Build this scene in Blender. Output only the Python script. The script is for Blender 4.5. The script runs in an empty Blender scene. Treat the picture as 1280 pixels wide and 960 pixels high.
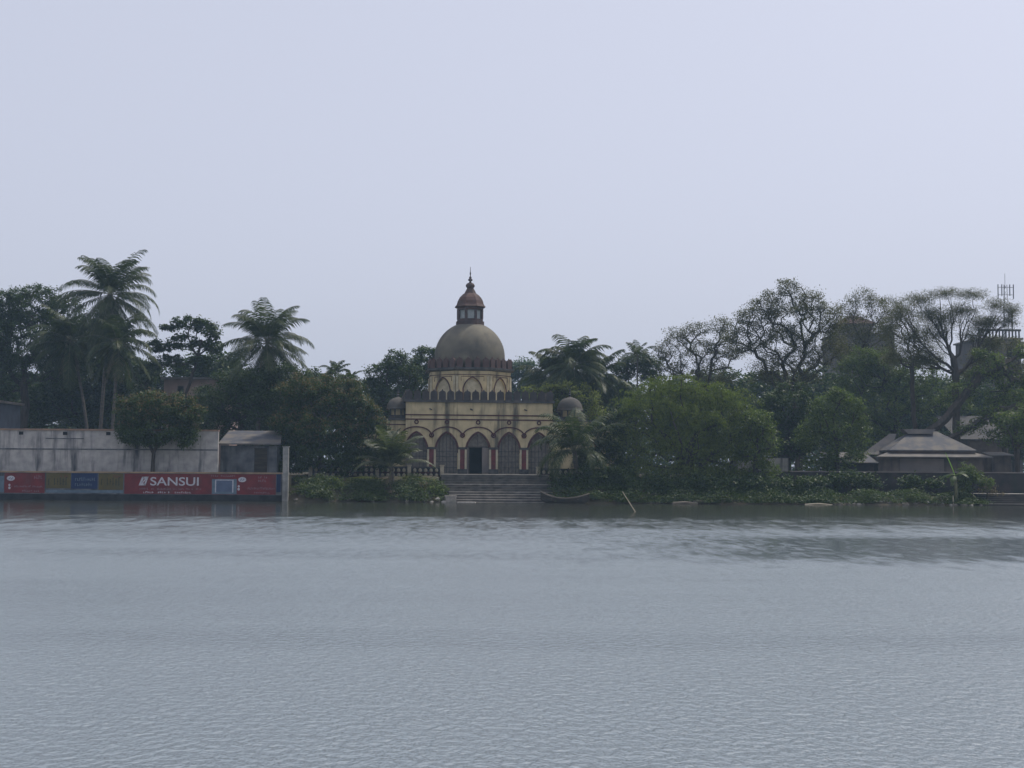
import bpy, bmesh, math, random
import numpy as np
from mathutils import Vector, Matrix
R = math.radians
S = bpy.context.scene
COL = S.collection

# ------------------------------------------------------------------ camera
F = 1758.0                       # focal length in photo pixels (1280 wide)
CAMZ = 2.57
PITCH = math.atan(107.0 / F)
ROLL = R(0.35)
cam_d = bpy.data.cameras.new('camera')
cam = bpy.data.objects.new('camera', cam_d); COL.objects.link(cam)
cam_d.sensor_width = 36.0; cam_d.lens = F / 1280 * 36.0
cam_d.clip_start = 0.5; cam_d.clip_end = 3000
_fw = Vector((0, math.cos(PITCH), math.sin(PITCH))); _up = Vector((0, -math.sin(PITCH), math.cos(PITCH)))
_xw = Vector((1, 0, 0))
_cx = _xw * math.cos(ROLL) + _up * math.sin(ROLL); _cy = -_xw * math.sin(ROLL) + _up * math.cos(ROLL)
cam.matrix_world = Matrix(((_cx.x, _cy.x, -_fw.x, 0), (_cx.y, _cy.y, -_fw.y, 0), (_cx.z, _cy.z, -_fw.z, CAMZ), (0, 0, 0, 1)))
S.camera = cam

def at(px, py, Y):
    """world point seen at photo pixel px,py standing Y metres away"""
    u, v = px - 640.0, py - 480.0
    a = u * math.cos(ROLL) + v * math.sin(ROLL); b = -u * math.sin(ROLL) + v * math.cos(ROLL)
    d = _xw * a + _fw * F - _up * b
    k = Y / d.y
    return Vector((d.x * k, Y, CAMZ + d.z * k))

# ------------------------------------------------------------------ light
SUN_EL, SUN_AZ = R(58), R(50)    # azimuth measured from +Y (straight ahead) towards +X
to_sun = Vector((math.sin(SUN_AZ) * math.cos(SUN_EL), math.cos(SUN_AZ) * math.cos(SUN_EL), math.sin(SUN_EL)))
W = bpy.data.worlds.new('World'); S.world = W; W.use_nodes = True
nt = W.node_tree; nt.nodes.clear()
sky = nt.nodes.new('ShaderNodeTexSky'); sky.sky_type = 'NISHITA'; sky.sun_disc = False
sky.sun_elevation = SUN_EL; sky.sun_rotation = SUN_AZ
sky.air_density = 1.0; sky.dust_density = 5.0; sky.ozone_density = 1.5
hs = nt.nodes.new('ShaderNodeHueSaturation'); hs.inputs['Saturation'].default_value = 0.42
mx = nt.nodes.new('ShaderNodeMixRGB'); mx.blend_type = 'MULTIPLY'; mx.inputs[0].default_value = 1.0
mx.inputs[2].default_value = (0.99, 0.98, 1.09, 1)
bg = nt.nodes.new('ShaderNodeBackground'); bg.inputs[1].default_value = 0.115
ou = nt.nodes.new('ShaderNodeOutputWorld')
nt.links.new(sky.outputs[0], hs.inputs['Color']); nt.links.new(hs.outputs[0], mx.inputs[1])
mh = nt.nodes.new('ShaderNodeMixRGB'); mh.inputs[0].default_value = 0.62      # milky high haze evens the sky out
mh.inputs[2].default_value = (6.2, 6.58, 7.9, 1)
nt.links.new(mx.outputs[0], mh.inputs[1]); nt.links.new(mh.outputs[0], bg.inputs[0]); nt.links.new(bg.outputs[0], ou.inputs[0])
sun_d = bpy.data.lights.new('sun', 'SUN'); sun_d.energy = 2.9; sun_d.angle = R(0.6); sun_d.color = (1.0, 0.93, 0.82)
sun = bpy.data.objects.new('sun', sun_d); COL.objects.link(sun)
sun.rotation_euler = to_sun.to_track_quat('Z', 'Y').to_euler()
S.view_settings.view_transform = 'Standard'; S.view_settings.look = 'None'
S.view_settings.gamma = 1.0; S.view_settings.use_curve_mapping = False
S.view_settings.exposure = 0.0
S.render.engine = 'CYCLES'
S.cycles.max_bounces = 6; S.cycles.diffuse_bounces = 3; S.cycles.glossy_bounces = 3
S.cycles.transmission_bounces = 4; S.cycles.volume_bounces = 0
HAZE_DENSITY = 0.00046

# ------------------------------------------------------------------ helpers
def link(o, parent=None):
    COL.objects.link(o)
    if parent is not None: o.parent = parent
    return o

def tag(o, label=None, cat=None, group=None, kind=None):
    if label: o['label'] = label
    if cat: o['category'] = cat
    if group: o['group'] = group
    if kind: o['kind'] = kind
    return o

def thing(name, label, cat, loc=(0, 0, 0), rz=0.0, group=None):
    o = bpy.data.objects.new(name, None); o.empty_display_size = 0.3
    o.location = loc; o.rotation_euler = (0, 0, rz)
    link(o); return tag(o, label, cat, group)

class MB:
    def __init__(self): self.v = []; self.f = []; self.M = None
    def add(self, vs, fs):
        n = len(self.v)
        if self.M is not None: vs = [self.M @ Vector(p) for p in vs]
        self.v += [tuple(p) for p in vs]
        self.f += [tuple(i + n for i in f) for f in fs]
    def quad(self, a, b, c, d): self.add([a, b, c, d], [(0, 1, 2, 3)])
    def box(self, x0, x1, y0, y1, z0, z1):
        self.add([(x0, y0, z0), (x1, y0, z0), (x1, y1, z0), (x0, y1, z0), (x0, y0, z1), (x1, y0, z1), (x1, y1, z1), (x0, y1, z1)],
                 [(0, 3, 2, 1), (4, 5, 6, 7), (0, 1, 5, 4), (1, 2, 6, 5), (2, 3, 7, 6), (3, 0, 4, 7)])
    def lathe(self, prof, n=32, cx=0, cy=0, ph=0.0, caps=True):
        vs = []; fs = []
        for r, z in prof:
            for k in range(n):
                a = ph + 2 * math.pi * k / n
                vs.append((cx + r * math.cos(a), cy + r * math.sin(a), z))
        for i in range(len(prof) - 1):
            for k in range(n):
                k2 = (k + 1) % n
                fs.append((i * n + k, i * n + k2, (i + 1) * n + k2, (i + 1) * n + k))
        if caps:
            fs.append(tuple(range(n - 1, -1, -1))); fs.append(tuple((len(prof) - 1) * n + k for k in range(n)))
        self.add(vs, fs)
    def tube(self, pts, rad, n=6, caps=True):
        pts = [Vector(p) for p in pts]; m = len(pts)
        if not hasattr(rad, '__len__'): rad = [rad] * m
        vs = []; fs = []
        for i, p in enumerate(pts):
            t = (pts[min(i + 1, m - 1)] - pts[max(i - 1, 0)]).normalized()
            a = t.cross(Vector((0, 0, 1)) if abs(t.z) < 0.9 else Vector((1, 0, 0))).normalized(); b = t.cross(a)
            for k in range(n):
                q = 2 * math.pi * k / n
                vs.append(p + (a * math.cos(q) + b * math.sin(q)) * rad[i])
        for i in range(m - 1):
            for k in range(n):
                k2 = (k + 1) % n
                fs.append((i * n + k, (i + 1) * n + k, (i + 1) * n + k2, i * n + k2))
        if caps:
            fs.append(tuple(range(n))); fs.append(tuple((m - 1) * n + k for k in range(n - 1, -1, -1)))
        self.add(vs, fs)
    def prism(self, poly, y0, y1):
        """poly: list of (x,z) counter-clockwise seen from -Y"""
        n = len(poly)
        vs = [(x, y0, z) for x, z in poly] + [(x, y1, z) for x, z in poly]
        fs = [tuple(range(n)), tuple(range(2 * n - 1, n - 1, -1))]
        for i in range(n):
            j = (i + 1) % n; fs.append((i, i + n, j + n, j))
        self.add(vs, fs)
    def ribbon(self, pts, wd, y0, y1):
        """raised moulding following a polyline of (x,z), wd wide, from y0 (front) to y1"""
        m = len(pts); o = []; q = []
        for i in range(m):
            ax, az = pts[max(i - 1, 0)]; bx, bz = pts[min(i + 1, m - 1)]
            l = math.hypot(bx - ax, bz - az) or 1; nx, nz = -(bz - az) / l, (bx - ax) / l
            x, z = pts[i]; o.append((x + nx * wd / 2, z + nz * wd / 2)); q.append((x - nx * wd / 2, z - nz * wd / 2))
        for i in range(m - 1):
            self.prism([q[i], q[i + 1], o[i + 1], o[i]], y0, y1)
    def mesh(self, name, smooth=False):
        me = bpy.data.meshes.new(name); me.from_pydata(self.v, [], self.f); me.update()
        if smooth: me.polygons.foreach_set('use_smooth', [True] * len(me.polygons))
        return me
    def build(self, name, m, parent=None, smooth=False, loc=None, rz=0.0):
        me = self.mesh(name, smooth); me.materials.append(m)
        o = bpy.data.objects.new(name, me); link(o, parent)
        if loc is not None: o.location = loc
        o.rotation_euler = (0, 0, rz); return o

def inst(name, me, parent, loc, rz=0.0, sc=None):
    o = bpy.data.objects.new(name, me); link(o, parent); o.location = loc; o.rotation_euler = (0, 0, rz)
    if sc: o.scale = sc
    return o

def np_mesh(name, V, nper, m, parent=None):
    """V: (k*nper,3) array of separate polygons with nper corners"""
    me = bpy.data.meshes.new(name); n = len(V)
    me.vertices.add(n); me.vertices.foreach_set('co', np.ascontiguousarray(V, dtype=np.float32).ravel())
    me.loops.add(n); me.loops.foreach_set('vertex_index', np.arange(n, dtype=np.int32))
    k = n // nper; me.polygons.add(k)
    me.polygons.foreach_set('loop_start', np.arange(0, n, nper, dtype=np.int32))
    me.polygons.foreach_set('loop_total', np.full(k, nper, dtype=np.int32))
    me.update(calc_edges=True); me.materials.append(m)
    o = bpy.data.objects.new(name, me); return link(o, parent)

# ------------------------------------------------------------------ materials
def mat(name, c1, c2=None, scale=2.0, rough=0.85, stretch=(1, 1, 1), detail=5.0, lo=0.35, hi=0.65,
        stain=None, stain_amt=0.0, stain_scale=(1.2, 1.2, 0.12), bump=0.0, bump_scale=20.0, metal=0.0, spec=0.3, speckle=0.0):
    m = bpy.data.materials.new(name); m.use_nodes = True; t = m.node_tree; N = t.nodes; L = t.links
    b = N['Principled BSDF']; b.inputs['Roughness'].default_value = rough; b.inputs['Metallic'].default_value = metal
    b.inputs['Specular IOR Level'].default_value = spec
    tc = N.new('ShaderNodeTexCoord')
    c2 = c2 or tuple(x * 0.75 for x in c1)
    mp = N.new('ShaderNodeMapping'); mp.inputs['Scale'].default_value = stretch; L.new(tc.outputs['Object'], mp.inputs[0])
    no = N.new('ShaderNodeTexNoise'); no.inputs['Scale'].default_value = scale; no.inputs['Detail'].default_value = detail
    L.new(mp.outputs[0], no.inputs['Vector'])
    rp = N.new('ShaderNodeValToRGB'); rp.color_ramp.elements[0].position = lo; rp.color_ramp.elements[1].position = hi
    rp.color_ramp.elements[0].color = (*c2, 1); rp.color_ramp.elements[1].color = (*c1, 1)
    L.new(no.outputs[0], rp.inputs[0]); col = rp.outputs[0]
    if stain:
        mp2 = N.new('ShaderNodeMapping'); mp2.inputs['Scale'].default_value = stain_scale; L.new(tc.outputs['Object'], mp2.inputs[0])
        n2 = N.new('ShaderNodeTexNoise'); n2.inputs['Scale'].default_value = 1.0; n2.inputs['Detail'].default_value = 6
        n2.inputs['Roughness'].default_value = 0.65
        L.new(mp2.outputs[0], n2.inputs['Vector'])
        r2 = N.new('ShaderNodeValToRGB'); r2.color_ramp.elements[0].position = 0.5; r2.color_ramp.elements[1].position = 0.66
        r2.color_ramp.elements[0].color = (0, 0, 0, 1); r2.color_ramp.elements[1].color = (stain_amt,) * 3 + (1,)
        L.new(n2.outputs[0], r2.inputs[0])
        mm = N.new('ShaderNodeMixRGB'); mm.inputs[2].default_value = (*stain, 1)
        L.new(r2.outputs[0], mm.inputs[0]); L.new(col, mm.inputs[1]); col = mm.outputs[0]
    L.new(col, b.inputs['Base Color'])
    if bump:
        n3 = N.new('ShaderNodeTexNoise'); n3.inputs['Scale'].default_value = bump_scale; n3.inputs['Detail'].default_value = 4
        L.new(tc.outputs['Object'], n3.inputs['Vector'])
        bp = N.new('ShaderNodeBump'); bp.inputs['Strength'].default_value = bump; bp.inputs['Distance'].default_value = 0.05
        L.new(n3.outputs[0], bp.inputs['Height']); L.new(bp.outputs[0], b.inputs['Normal'])
    return m

def leaf_mat(name, c1, c2, trans=0.3, gloss=0.2):
    m = bpy.data.materials.new(name); m.use_nodes = True; t = m.node_tree; N = t.nodes; L = t.links
    b = N['Principled BSDF']; out = N['Material Output']
    b.inputs['Roughness'].default_value = 0.5; b.inputs['Specular IOR Level'].default_value = gloss
    g = N.new('ShaderNodeNewGeometry')
    rp = N.new('ShaderNodeValToRGB'); rp.color_ramp.elements[0].color = (*c1, 1); rp.color_ramp.elements[1].color = (*c2, 1)
    L.new(g.outputs['Random Per Island'], rp.inputs[0]); L.new(rp.outputs[0], b.inputs['Base Color'])
    tr = N.new('ShaderNodeBsdfTranslucent')
    mm = N.new('ShaderNodeMixRGB'); mm.blend_type = 'MULTIPLY'; mm.inputs[0].default_value = 1; mm.inputs[2].default_value = (1.3, 1.5, 0.7, 1)
    L.new(rp.outputs[0], mm.inputs[1]); L.new(mm.outputs[0], tr.inputs[0])
    ms = N.new('ShaderNodeMixShader'); ms.inputs[0].default_value = trans
    L.new(b.outputs[0], ms.inputs[1]); L.new(tr.outputs[0], ms.inputs[2]); L.new(ms.outputs[0], out.inputs['Surface'])
    return m

M = {}
M['cream'] = mat('cream_limewash', (0.53, 0.44, 0.26), (0.40, 0.335, 0.205), 1.5, stain=(0.06, 0.062, 0.05), stain_amt=0.9, stain_scale=(1.0, 1.0, 0.12))
M['cream_clean'] = mat('cream_paint', (0.46, 0.41, 0.29), (0.33, 0.30, 0.215), 3)
M['maroon'] = mat('maroon_paint', (0.085, 0.03, 0.031), (0.045, 0.022, 0.025), 3)
M['tower_wall'] = mat('dull_tower_wall', (0.12, 0.105, 0.10), (0.07, 0.065, 0.065), 0.5)
M['red_panel'] = mat('red_panel_paint', (0.15, 0.035, 0.038), (0.09, 0.028, 0.03), 2)
M['dark_stone'] = mat('mouldy_stone', (0.09, 0.085, 0.08), (0.035, 0.037, 0.04), 2.5, bump=0.3)
M['merlon'] = mat('weathered_merlon', (0.075, 0.06, 0.055), (0.03, 0.03, 0.034), 1.2)
M['merlon_red'] = mat('weathered_red_merlon', (0.12, 0.065, 0.055), (0.06, 0.045, 0.042), 0.9)
M['dome'] = mat('weathered_dome', (0.185, 0.165, 0.12), (0.095, 0.088, 0.072), 0.7, stain=(0.06, 0.058, 0.055), stain_amt=0.6, stain_scale=(0.5, 0.5, 0.3), bump=0.2, bump_scale=6, lo=0.3, hi=0.7)
M['dome_dull'] = mat('dull_small_dome', (0.11, 0.10, 0.085), (0.06, 0.056, 0.05), 1.0)
M['lantern'] = mat('dark_lantern', (0.10, 0.065, 0.055), (0.06, 0.045, 0.045), 2)
M['lantern_roof'] = mat('red_brown_lantern_roof', (0.115, 0.07, 0.058), (0.065, 0.048, 0.043), 1.2)
M['pane'] = mat('sky_pale_panel', (0.38, 0.41, 0.40), (0.28, 0.31, 0.30), 3, rough=0.4)  # pale tone painted to stand in for sky seen through the lantern openings
M['screen'] = mat('grey_screen', (0.17, 0.155, 0.135), (0.11, 0.10, 0.09), 4)
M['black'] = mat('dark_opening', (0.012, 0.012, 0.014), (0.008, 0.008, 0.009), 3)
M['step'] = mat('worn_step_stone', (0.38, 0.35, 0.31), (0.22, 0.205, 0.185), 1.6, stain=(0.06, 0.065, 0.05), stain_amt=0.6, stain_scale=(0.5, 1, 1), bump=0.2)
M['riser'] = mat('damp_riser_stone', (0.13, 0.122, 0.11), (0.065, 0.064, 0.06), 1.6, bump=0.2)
M['whitewash'] = mat('stained_whitewash', (0.43, 0.41, 0.385), (0.29, 0.28, 0.27), 1.6, stain=(0.045, 0.05, 0.06), stain_amt=0.95, stain_scale=(0.8, 0.8, 0.10))
M['coping'] = mat('brown_coping', (0.30, 0.20, 0.14), (0.20, 0.14, 0.11), 2)
M['tan_ledge'] = mat('tan_ledge', (0.36, 0.26, 0.16), (0.20, 0.15, 0.11), 1.0)
M['damp'] = mat('damp_concrete', (0.14, 0.15, 0.16), (0.06, 0.065, 0.075), 1.2, stain=(0.02, 0.022, 0.026), stain_amt=0.7)
M['tide'] = mat('wet_dark_concrete', (0.035, 0.038, 0.042), (0.015, 0.017, 0.02), 1.5)
M['ad_red'] = mat('faded_red_paint', (0.17, 0.028, 0.032), (0.11, 0.022, 0.026), 1.5, stain=(0.10, 0.06, 0.06), stain_amt=0.5, stain_scale=(0.8, 0.8, 0.4))
M['ad_yellow'] = mat('faded_yellow_paint', (0.12, 0.095, 0.03), (0.085, 0.072, 0.03), 1.5, stain=(0.08, 0.08, 0.05), stain_amt=0.5)
M['ad_blue'] = mat('blue_paint', (0.02, 0.036, 0.1), (0.015, 0.026, 0.07), 1.5)
M['ad_pale'] = mat('pale_blue_paint', (0.13, 0.18, 0.22), (0.09, 0.13, 0.17), 2)
M['ad_screen'] = mat('grey_blue_paint', (0.1, 0.13, 0.2), (0.08, 0.105, 0.165), 2)
M['ad_white'] = mat('white_paint', (0.5, 0.5, 0.53), (0.36, 0.36, 0.4), 6)
M['ad_pink'] = mat('faded_pink_paint', (0.22, 0.15, 0.17), (0.16, 0.1, 0.12), 4)
M['ad_dark'] = mat('dark_paint', (0.05, 0.045, 0.03), (0.03, 0.03, 0.025), 4)
M['concrete'] = mat('grey_concrete', (0.30, 0.30, 0.28), (0.18, 0.18, 0.17), 2, stain=(0.07, 0.07, 0.07), stain_amt=0.6)
M['tin'] = mat('patchy_tin_roof', (0.125, 0.112, 0.098), (0.065, 0.068, 0.08), 0.9, rough=0.75, lo=0.42, hi=0.58, bump=0.1)
M['tin_pale'] = mat('pale_tin_roof', (0.165, 0.145, 0.125), (0.095, 0.09, 0.087), 0.8, rough=0.75)
M['rust_tin'] = mat('rusty_tin_roof', (0.16, 0.10, 0.08), (0.09, 0.065, 0.06), 0.8, rough=0.7)
M['brick'] = mat('dark_mossy_brick', (0.042, 0.032, 0.032), (0.018, 0.018, 0.02), 1.3, stain=(0.02, 0.028, 0.02), stain_amt=0.7, bump=0.3)
M['house_wall'] = mat('dull_house_wall', (0.16, 0.13, 0.11), (0.08, 0.07, 0.065), 1.0, stain=(0.04, 0.04, 0.045), stain_amt=0.6)
M['house_grey'] = mat('grey_house_wall', (0.22, 0.19, 0.17), (0.14, 0.125, 0.12), 0.5, stain=(0.06, 0.06, 0.06), stain_amt=0.6, stain_scale=(0.4, 0.4, 0.08))
M['pink_wall'] = mat('pinkish_wall', (0.34, 0.24, 0.21), (0.24, 0.18, 0.16), 0.8)
M['blue_wall'] = mat('blue_grey_wall', (0.11, 0.125, 0.16), (0.075, 0.085, 0.11), 1)
M['dark_tin'] = mat('dark_tin_roof', (0.055, 0.052, 0.052), (0.035, 0.035, 0.04), 0.6, rough=0.8)
M['baluster'] = mat('shade_dimmed_cream_baluster', (0.42, 0.37, 0.27), (0.26, 0.235, 0.18), 2.5)  # cream darkened so the colour itself carries the tree shade
M['steel'] = mat('grey_steel', (0.20, 0.21, 0.23), (0.14, 0.14, 0.15), 4, rough=0.5)
M['wood'] = mat('dark_boat_wood', (0.055, 0.045, 0.035), (0.025, 0.022, 0.02), 3, stretch=(0.4, 3, 3))
M['wood_pale'] = mat('weathered_wood', (0.20, 0.17, 0.13), (0.10, 0.085, 0.07), 3, stretch=(0.4, 3, 3))
M['bamboo'] = mat('pale_bamboo', (0.46, 0.40, 0.30), (0.34, 0.29, 0.2), 3)
M['rock'] = mat('shore_stone', (0.24, 0.21, 0.18), (0.11, 0.10, 0.09), 3, bump=0.4)
M['rock_pale'] = mat('pale_shore_stone', (0.5, 0.46, 0.42), (0.3, 0.28, 0.25), 3, bump=0.4)
M['bark'] = mat('grey_brown_bark', (0.075, 0.06, 0.05), (0.035, 0.03, 0.027), 3, stretch=(2, 2, 0.4), bump=0.4)
M['bark_pale'] = mat('pale_bark', (0.16, 0.14, 0.12), (0.08, 0.072, 0.062), 3, stretch=(2, 2, 0.4), bump=0.4)
M['palm_trunk'] = mat('ringed_palm_trunk', (0.12, 0.105, 0.09), (0.06, 0.054, 0.048), 3, stretch=(0.5, 0.5, 4), bump=0.4)
M['soil'] = mat('bank_soil', (0.075, 0.058, 0.038), (0.035, 0.034, 0.02), 0.8, bump=0.4, bump_scale=5)
M['rachis'] = mat('pale_leaf_stalk', (0.13, 0.125, 0.06), (0.08, 0.085, 0.04), 4, rough=0.5)
M['fruit'] = mat('green_coconut', (0.10, 0.10, 0.03), (0.06, 0.065, 0.02), 5, rough=0.5)
G = {
 'dark': leaf_mat('dark_evergreen_leaf', (0.023, 0.041, 0.012), (0.065, 0.096, 0.022), 0.22),
 'mid': leaf_mat('mid_green_leaf', (0.051, 0.079, 0.022), (0.122, 0.158, 0.038), 0.35),
 'light': leaf_mat('light_green_leaf', (0.091, 0.116, 0.025), (0.183, 0.200, 0.051), 0.4),
 'feather': leaf_mat('fine_yellow_green_leaf', (0.058, 0.086, 0.020), (0.156, 0.184, 0.041), 0.4, 0.15),
 'olive': leaf_mat('olive_leaf', (0.046, 0.048, 0.019), (0.116, 0.110, 0.043), 0.35),
 'dry': leaf_mat('dry_brown_leaf', (0.10, 0.075, 0.045), (0.22, 0.17, 0.11), 0.3),
 'rust': leaf_mat('rusty_blossom', (0.10, 0.075, 0.038), (0.19, 0.135, 0.07), 0.25, 0.1),
 'palm': leaf_mat('palm_leaflet', (0.021, 0.033, 0.011), (0.061, 0.079, 0.022), 0.25, 0.2),
 'palm_young': leaf_mat('young_palm_leaflet', (0.032, 0.045, 0.018), (0.085, 0.095, 0.042), 0.3, 0.3),
 'banana': leaf_mat('banana_leaf', (0.10, 0.20, 0.03), (0.18, 0.30, 0.06), 0.5, 0.5),
 'blue': leaf_mat('far_green_leaf', (0.041, 0.072, 0.035), (0.071, 0.111, 0.053), 0.25),
 'creeper': leaf_mat('creeper_leaf', (0.034, 0.056, 0.017), (0.075, 0.101, 0.034), 0.3, 0.2),
}

# ------------------------------------------------------------------ ground, water, haze
BANK = 110.0
def bank_y(x):
    if x < -17.55: return BANK + 0.25
    return BANK + 0.35 * math.sin(x * 0.55 + 1) + 0.25 * math.sin(x * 1.7) + (0.5 if x > -5.5 and x < 3 else 0)
def ground(x, y):
    d = y - bank_y(x)
    if x < -17.55: return 2.0 if d > 0.05 else max(-1.4, -1.0 + d * 0.3)
    if -5.6 < x < 3.2 and d < 7.5: return -0.6 if d < 6.8 else 1.2
    if x > 36.3 and d < 5.4: return -0.5 if d < 5.2 else 0.9
    if d <= 0: return max(-1.4, d * 0.35)
    if x > 17: return ((0.3 * d if d < 2 else 0.6) if y < 115.85 else 2.05) + 0.05 * math.sin(x * 2.1 + y) * min(1, d)
    pts = ((0, 0), (0.4, 0.25), (1.6, 0.9), (3.0, 1.35), (6.0, 1.9), (8, 2.05), (1e4, 2.05))
    for (a, za), (b, zb) in zip(pts, pts[1:]):
        if d <= b: return za + (zb - za) * (d - a) / (b - a) + 0.06 * math.sin(x * 2.1 + y) * min(1, d)
    return 2.05
ys = [-140, -60, 0, 40, 80, 100, 105, 108] + [109 + 0.2 * i for i in range(60)] + [121.5, 123, 126, 130, 140, 160, 200, 260, 340, 430, 520]
xs = [-330, -200, -120, -80, -60] + [-50 + 0.5 * i for i in range(201)] + [60, 80, 120, 200, 330]
xs = sorted(set(xs + [-17.56, -17.54]))
V = [(x, y, ground(x, y)) for y in ys for x in xs]; nx = len(xs)
me = bpy.data.meshes.new('ground')
me.from_pydata(V, [], [(j * nx + i, j * nx + i + 1, (j + 1) * nx + i + 1, (j + 1) * nx + i) for j in range(len(ys) - 1) for i in range(nx - 1)])
me.materials.append(M['soil']); tag(link(bpy.data.objects.new('ground', me)), kind='structure')

def water_mat():
    m = bpy.data.materials.new('pond_water'); m.use_nodes = True; t = m.node_tree; N = t.nodes; L = t.links; N.clear()
    tc = N.new('ShaderNodeTexCoord'); out = N.new('ShaderNodeOutputMaterial')
    def noise(sx, sy, sc, det):
        mp = N.new('ShaderNodeMapping'); mp.inputs['Scale'].default_value = (sx, sy, 1); L.new(tc.outputs['Object'], mp.inputs[0])
        n = N.new('ShaderNodeTexNoise'); n.inputs['Scale'].default_value = sc; n.inputs['Detail'].default_value = det
        L.new(mp.outputs[0], n.inputs['Vector']); return n.outputs[0]
    def math_(op, a, b_):
        q = N.new('ShaderNodeMath'); q.operation = op
        for k, v in enumerate((a, b_)):
            if isinstance(v, (int, float)): q.inputs[k].default_value = v
            else: L.new(v, q.inputs[k])
        return q.outputs[0]
    def ramp(v, a, b_, lo, hi):
        q = N.new('ShaderNodeMapRange'); q.interpolation_type = 'SMOOTHSTEP'
        L.new(v, q.inputs[0])
        for k, x in zip((1, 2, 3, 4), (a, b_, lo, hi)): q.inputs[k].default_value = x
        return q.outputs[0]
    sep = N.new('ShaderNodeSeparateXYZ'); L.new(tc.outputs['Object'], sep.inputs[0])
    h = math_('ADD', math_('MULTIPLY', noise(0.9, 0.7, 2.4, 2), 0.055), math_('MULTIPLY', noise(1.0, 0.6, 9.5, 5), 0.155))
    # wind-ruffled and slick lanes lying across the pond, one calmer patch on the right half
    lanes = ramp(noise(0.016, 0.10, 1.0, 4), 0.36, 0.58, 0.0, 1.0)
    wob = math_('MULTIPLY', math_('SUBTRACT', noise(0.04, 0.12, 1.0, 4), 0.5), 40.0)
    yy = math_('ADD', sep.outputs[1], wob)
    fine = math_('MULTIPLY', math_('SUBTRACT', noise(0.9, 0.22, 1.0, 4), 0.5), 46.0)
    y2 = math_('ADD', sep.outputs[1], math_('MULTIPLY', wob, 0.3))
    patch = math_('MULTIPLY', math_('MULTIPLY', ramp(math_('ADD', y2, math_('MULTIPLY', fine, 0.35)), 36.0, 44.0, 0.0, 1.0), ramp(y2, 53.0, 60.0, 1.0, 0.0)), ramp(math_('ADD', sep.outputs[0], math_('MULTIPLY', fine, 0.4)), -2.0, 12.0, 0.0, 0.9))
    shelter = ramp(math_('ADD', math_('ADD', sep.outputs[1], math_('MULTIPLY', wob, 0.6)), fine), 46.0, 84.0, 0.0, 0.97)
    st = math_('SUBTRACT', 1.0, math_('MAXIMUM', math_('MAXIMUM', math_('MULTIPLY', math_('SUBTRACT', 1.0, lanes), 0.35), patch), shelter))
    grain = ramp(noise(3.2, 0.75, 1.0, 4), 0.40, 0.60, -0.16, 0.16)
    st = math_('MAXIMUM', math_('ADD', st, math_('MULTIPLY', grain, math_('MULTIPLY', ramp(sep.outputs[1], 70.0, 92.0, 1.0, 0.0), ramp(sep.outputs[1], 26.0, 52.0, 0.15, 1.0)))), 0.02)
    bp = N.new('ShaderNodeBump'); bp.inputs['Distance'].default_value = BUMP_D
    L.new(st, bp.inputs['Strength']); L.new(h, bp.inputs['Height'])
    fr = N.new('ShaderNodeFresnel'); fr.inputs['IOR'].default_value = 1.40; L.new(bp.outputs[0], fr.inputs['Normal'])
    gl = N.new('ShaderNodeBsdfGlossy'); gl.distribution = 'MULTI_GGX'; L.new(bp.outputs[0], gl.inputs['Normal'])
    L.new(ramp(st, 0.0, 1.0, 0.09, ROUGH), gl.inputs['Roughness'])
    di = N.new('ShaderNodeBsdfDiffuse')
    # base colour paints sky glare on open water, dark tree reflection near the bank
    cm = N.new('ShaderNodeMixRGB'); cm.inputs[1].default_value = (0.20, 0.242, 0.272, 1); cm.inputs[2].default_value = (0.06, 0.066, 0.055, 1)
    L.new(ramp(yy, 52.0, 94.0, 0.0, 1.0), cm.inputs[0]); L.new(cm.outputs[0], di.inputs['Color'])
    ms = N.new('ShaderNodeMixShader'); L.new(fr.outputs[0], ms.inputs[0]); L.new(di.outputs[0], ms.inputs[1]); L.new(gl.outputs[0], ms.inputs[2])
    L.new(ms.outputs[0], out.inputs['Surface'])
    return m
BUMP_D, ROUGH = 0.80, 0.19
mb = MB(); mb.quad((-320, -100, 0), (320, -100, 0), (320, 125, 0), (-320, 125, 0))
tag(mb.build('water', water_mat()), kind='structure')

hz = bpy.data.materials.new('thin_haze'); hz.use_nodes = True; hz.node_tree.nodes.clear()
pv = hz.node_tree.nodes.new('ShaderNodeVolumePrincipled'); ho = hz.node_tree.nodes.new('ShaderNodeOutputMaterial')
pv.inputs['Color'].default_value = (0.52, 0.76, 1.0, 1); pv.inputs['Density'].default_value = HAZE_DENSITY
pv.inputs['Anisotropy'].default_value = 0.2
hz.node_tree.links.new(pv.outputs[0], ho.inputs['Volume'])
mb = MB(); mb.box(-340, 340, -150, 530, -2.6, 34)
hzo = mb.build('haze', hz); tag(hzo, kind='stuff')

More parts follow.
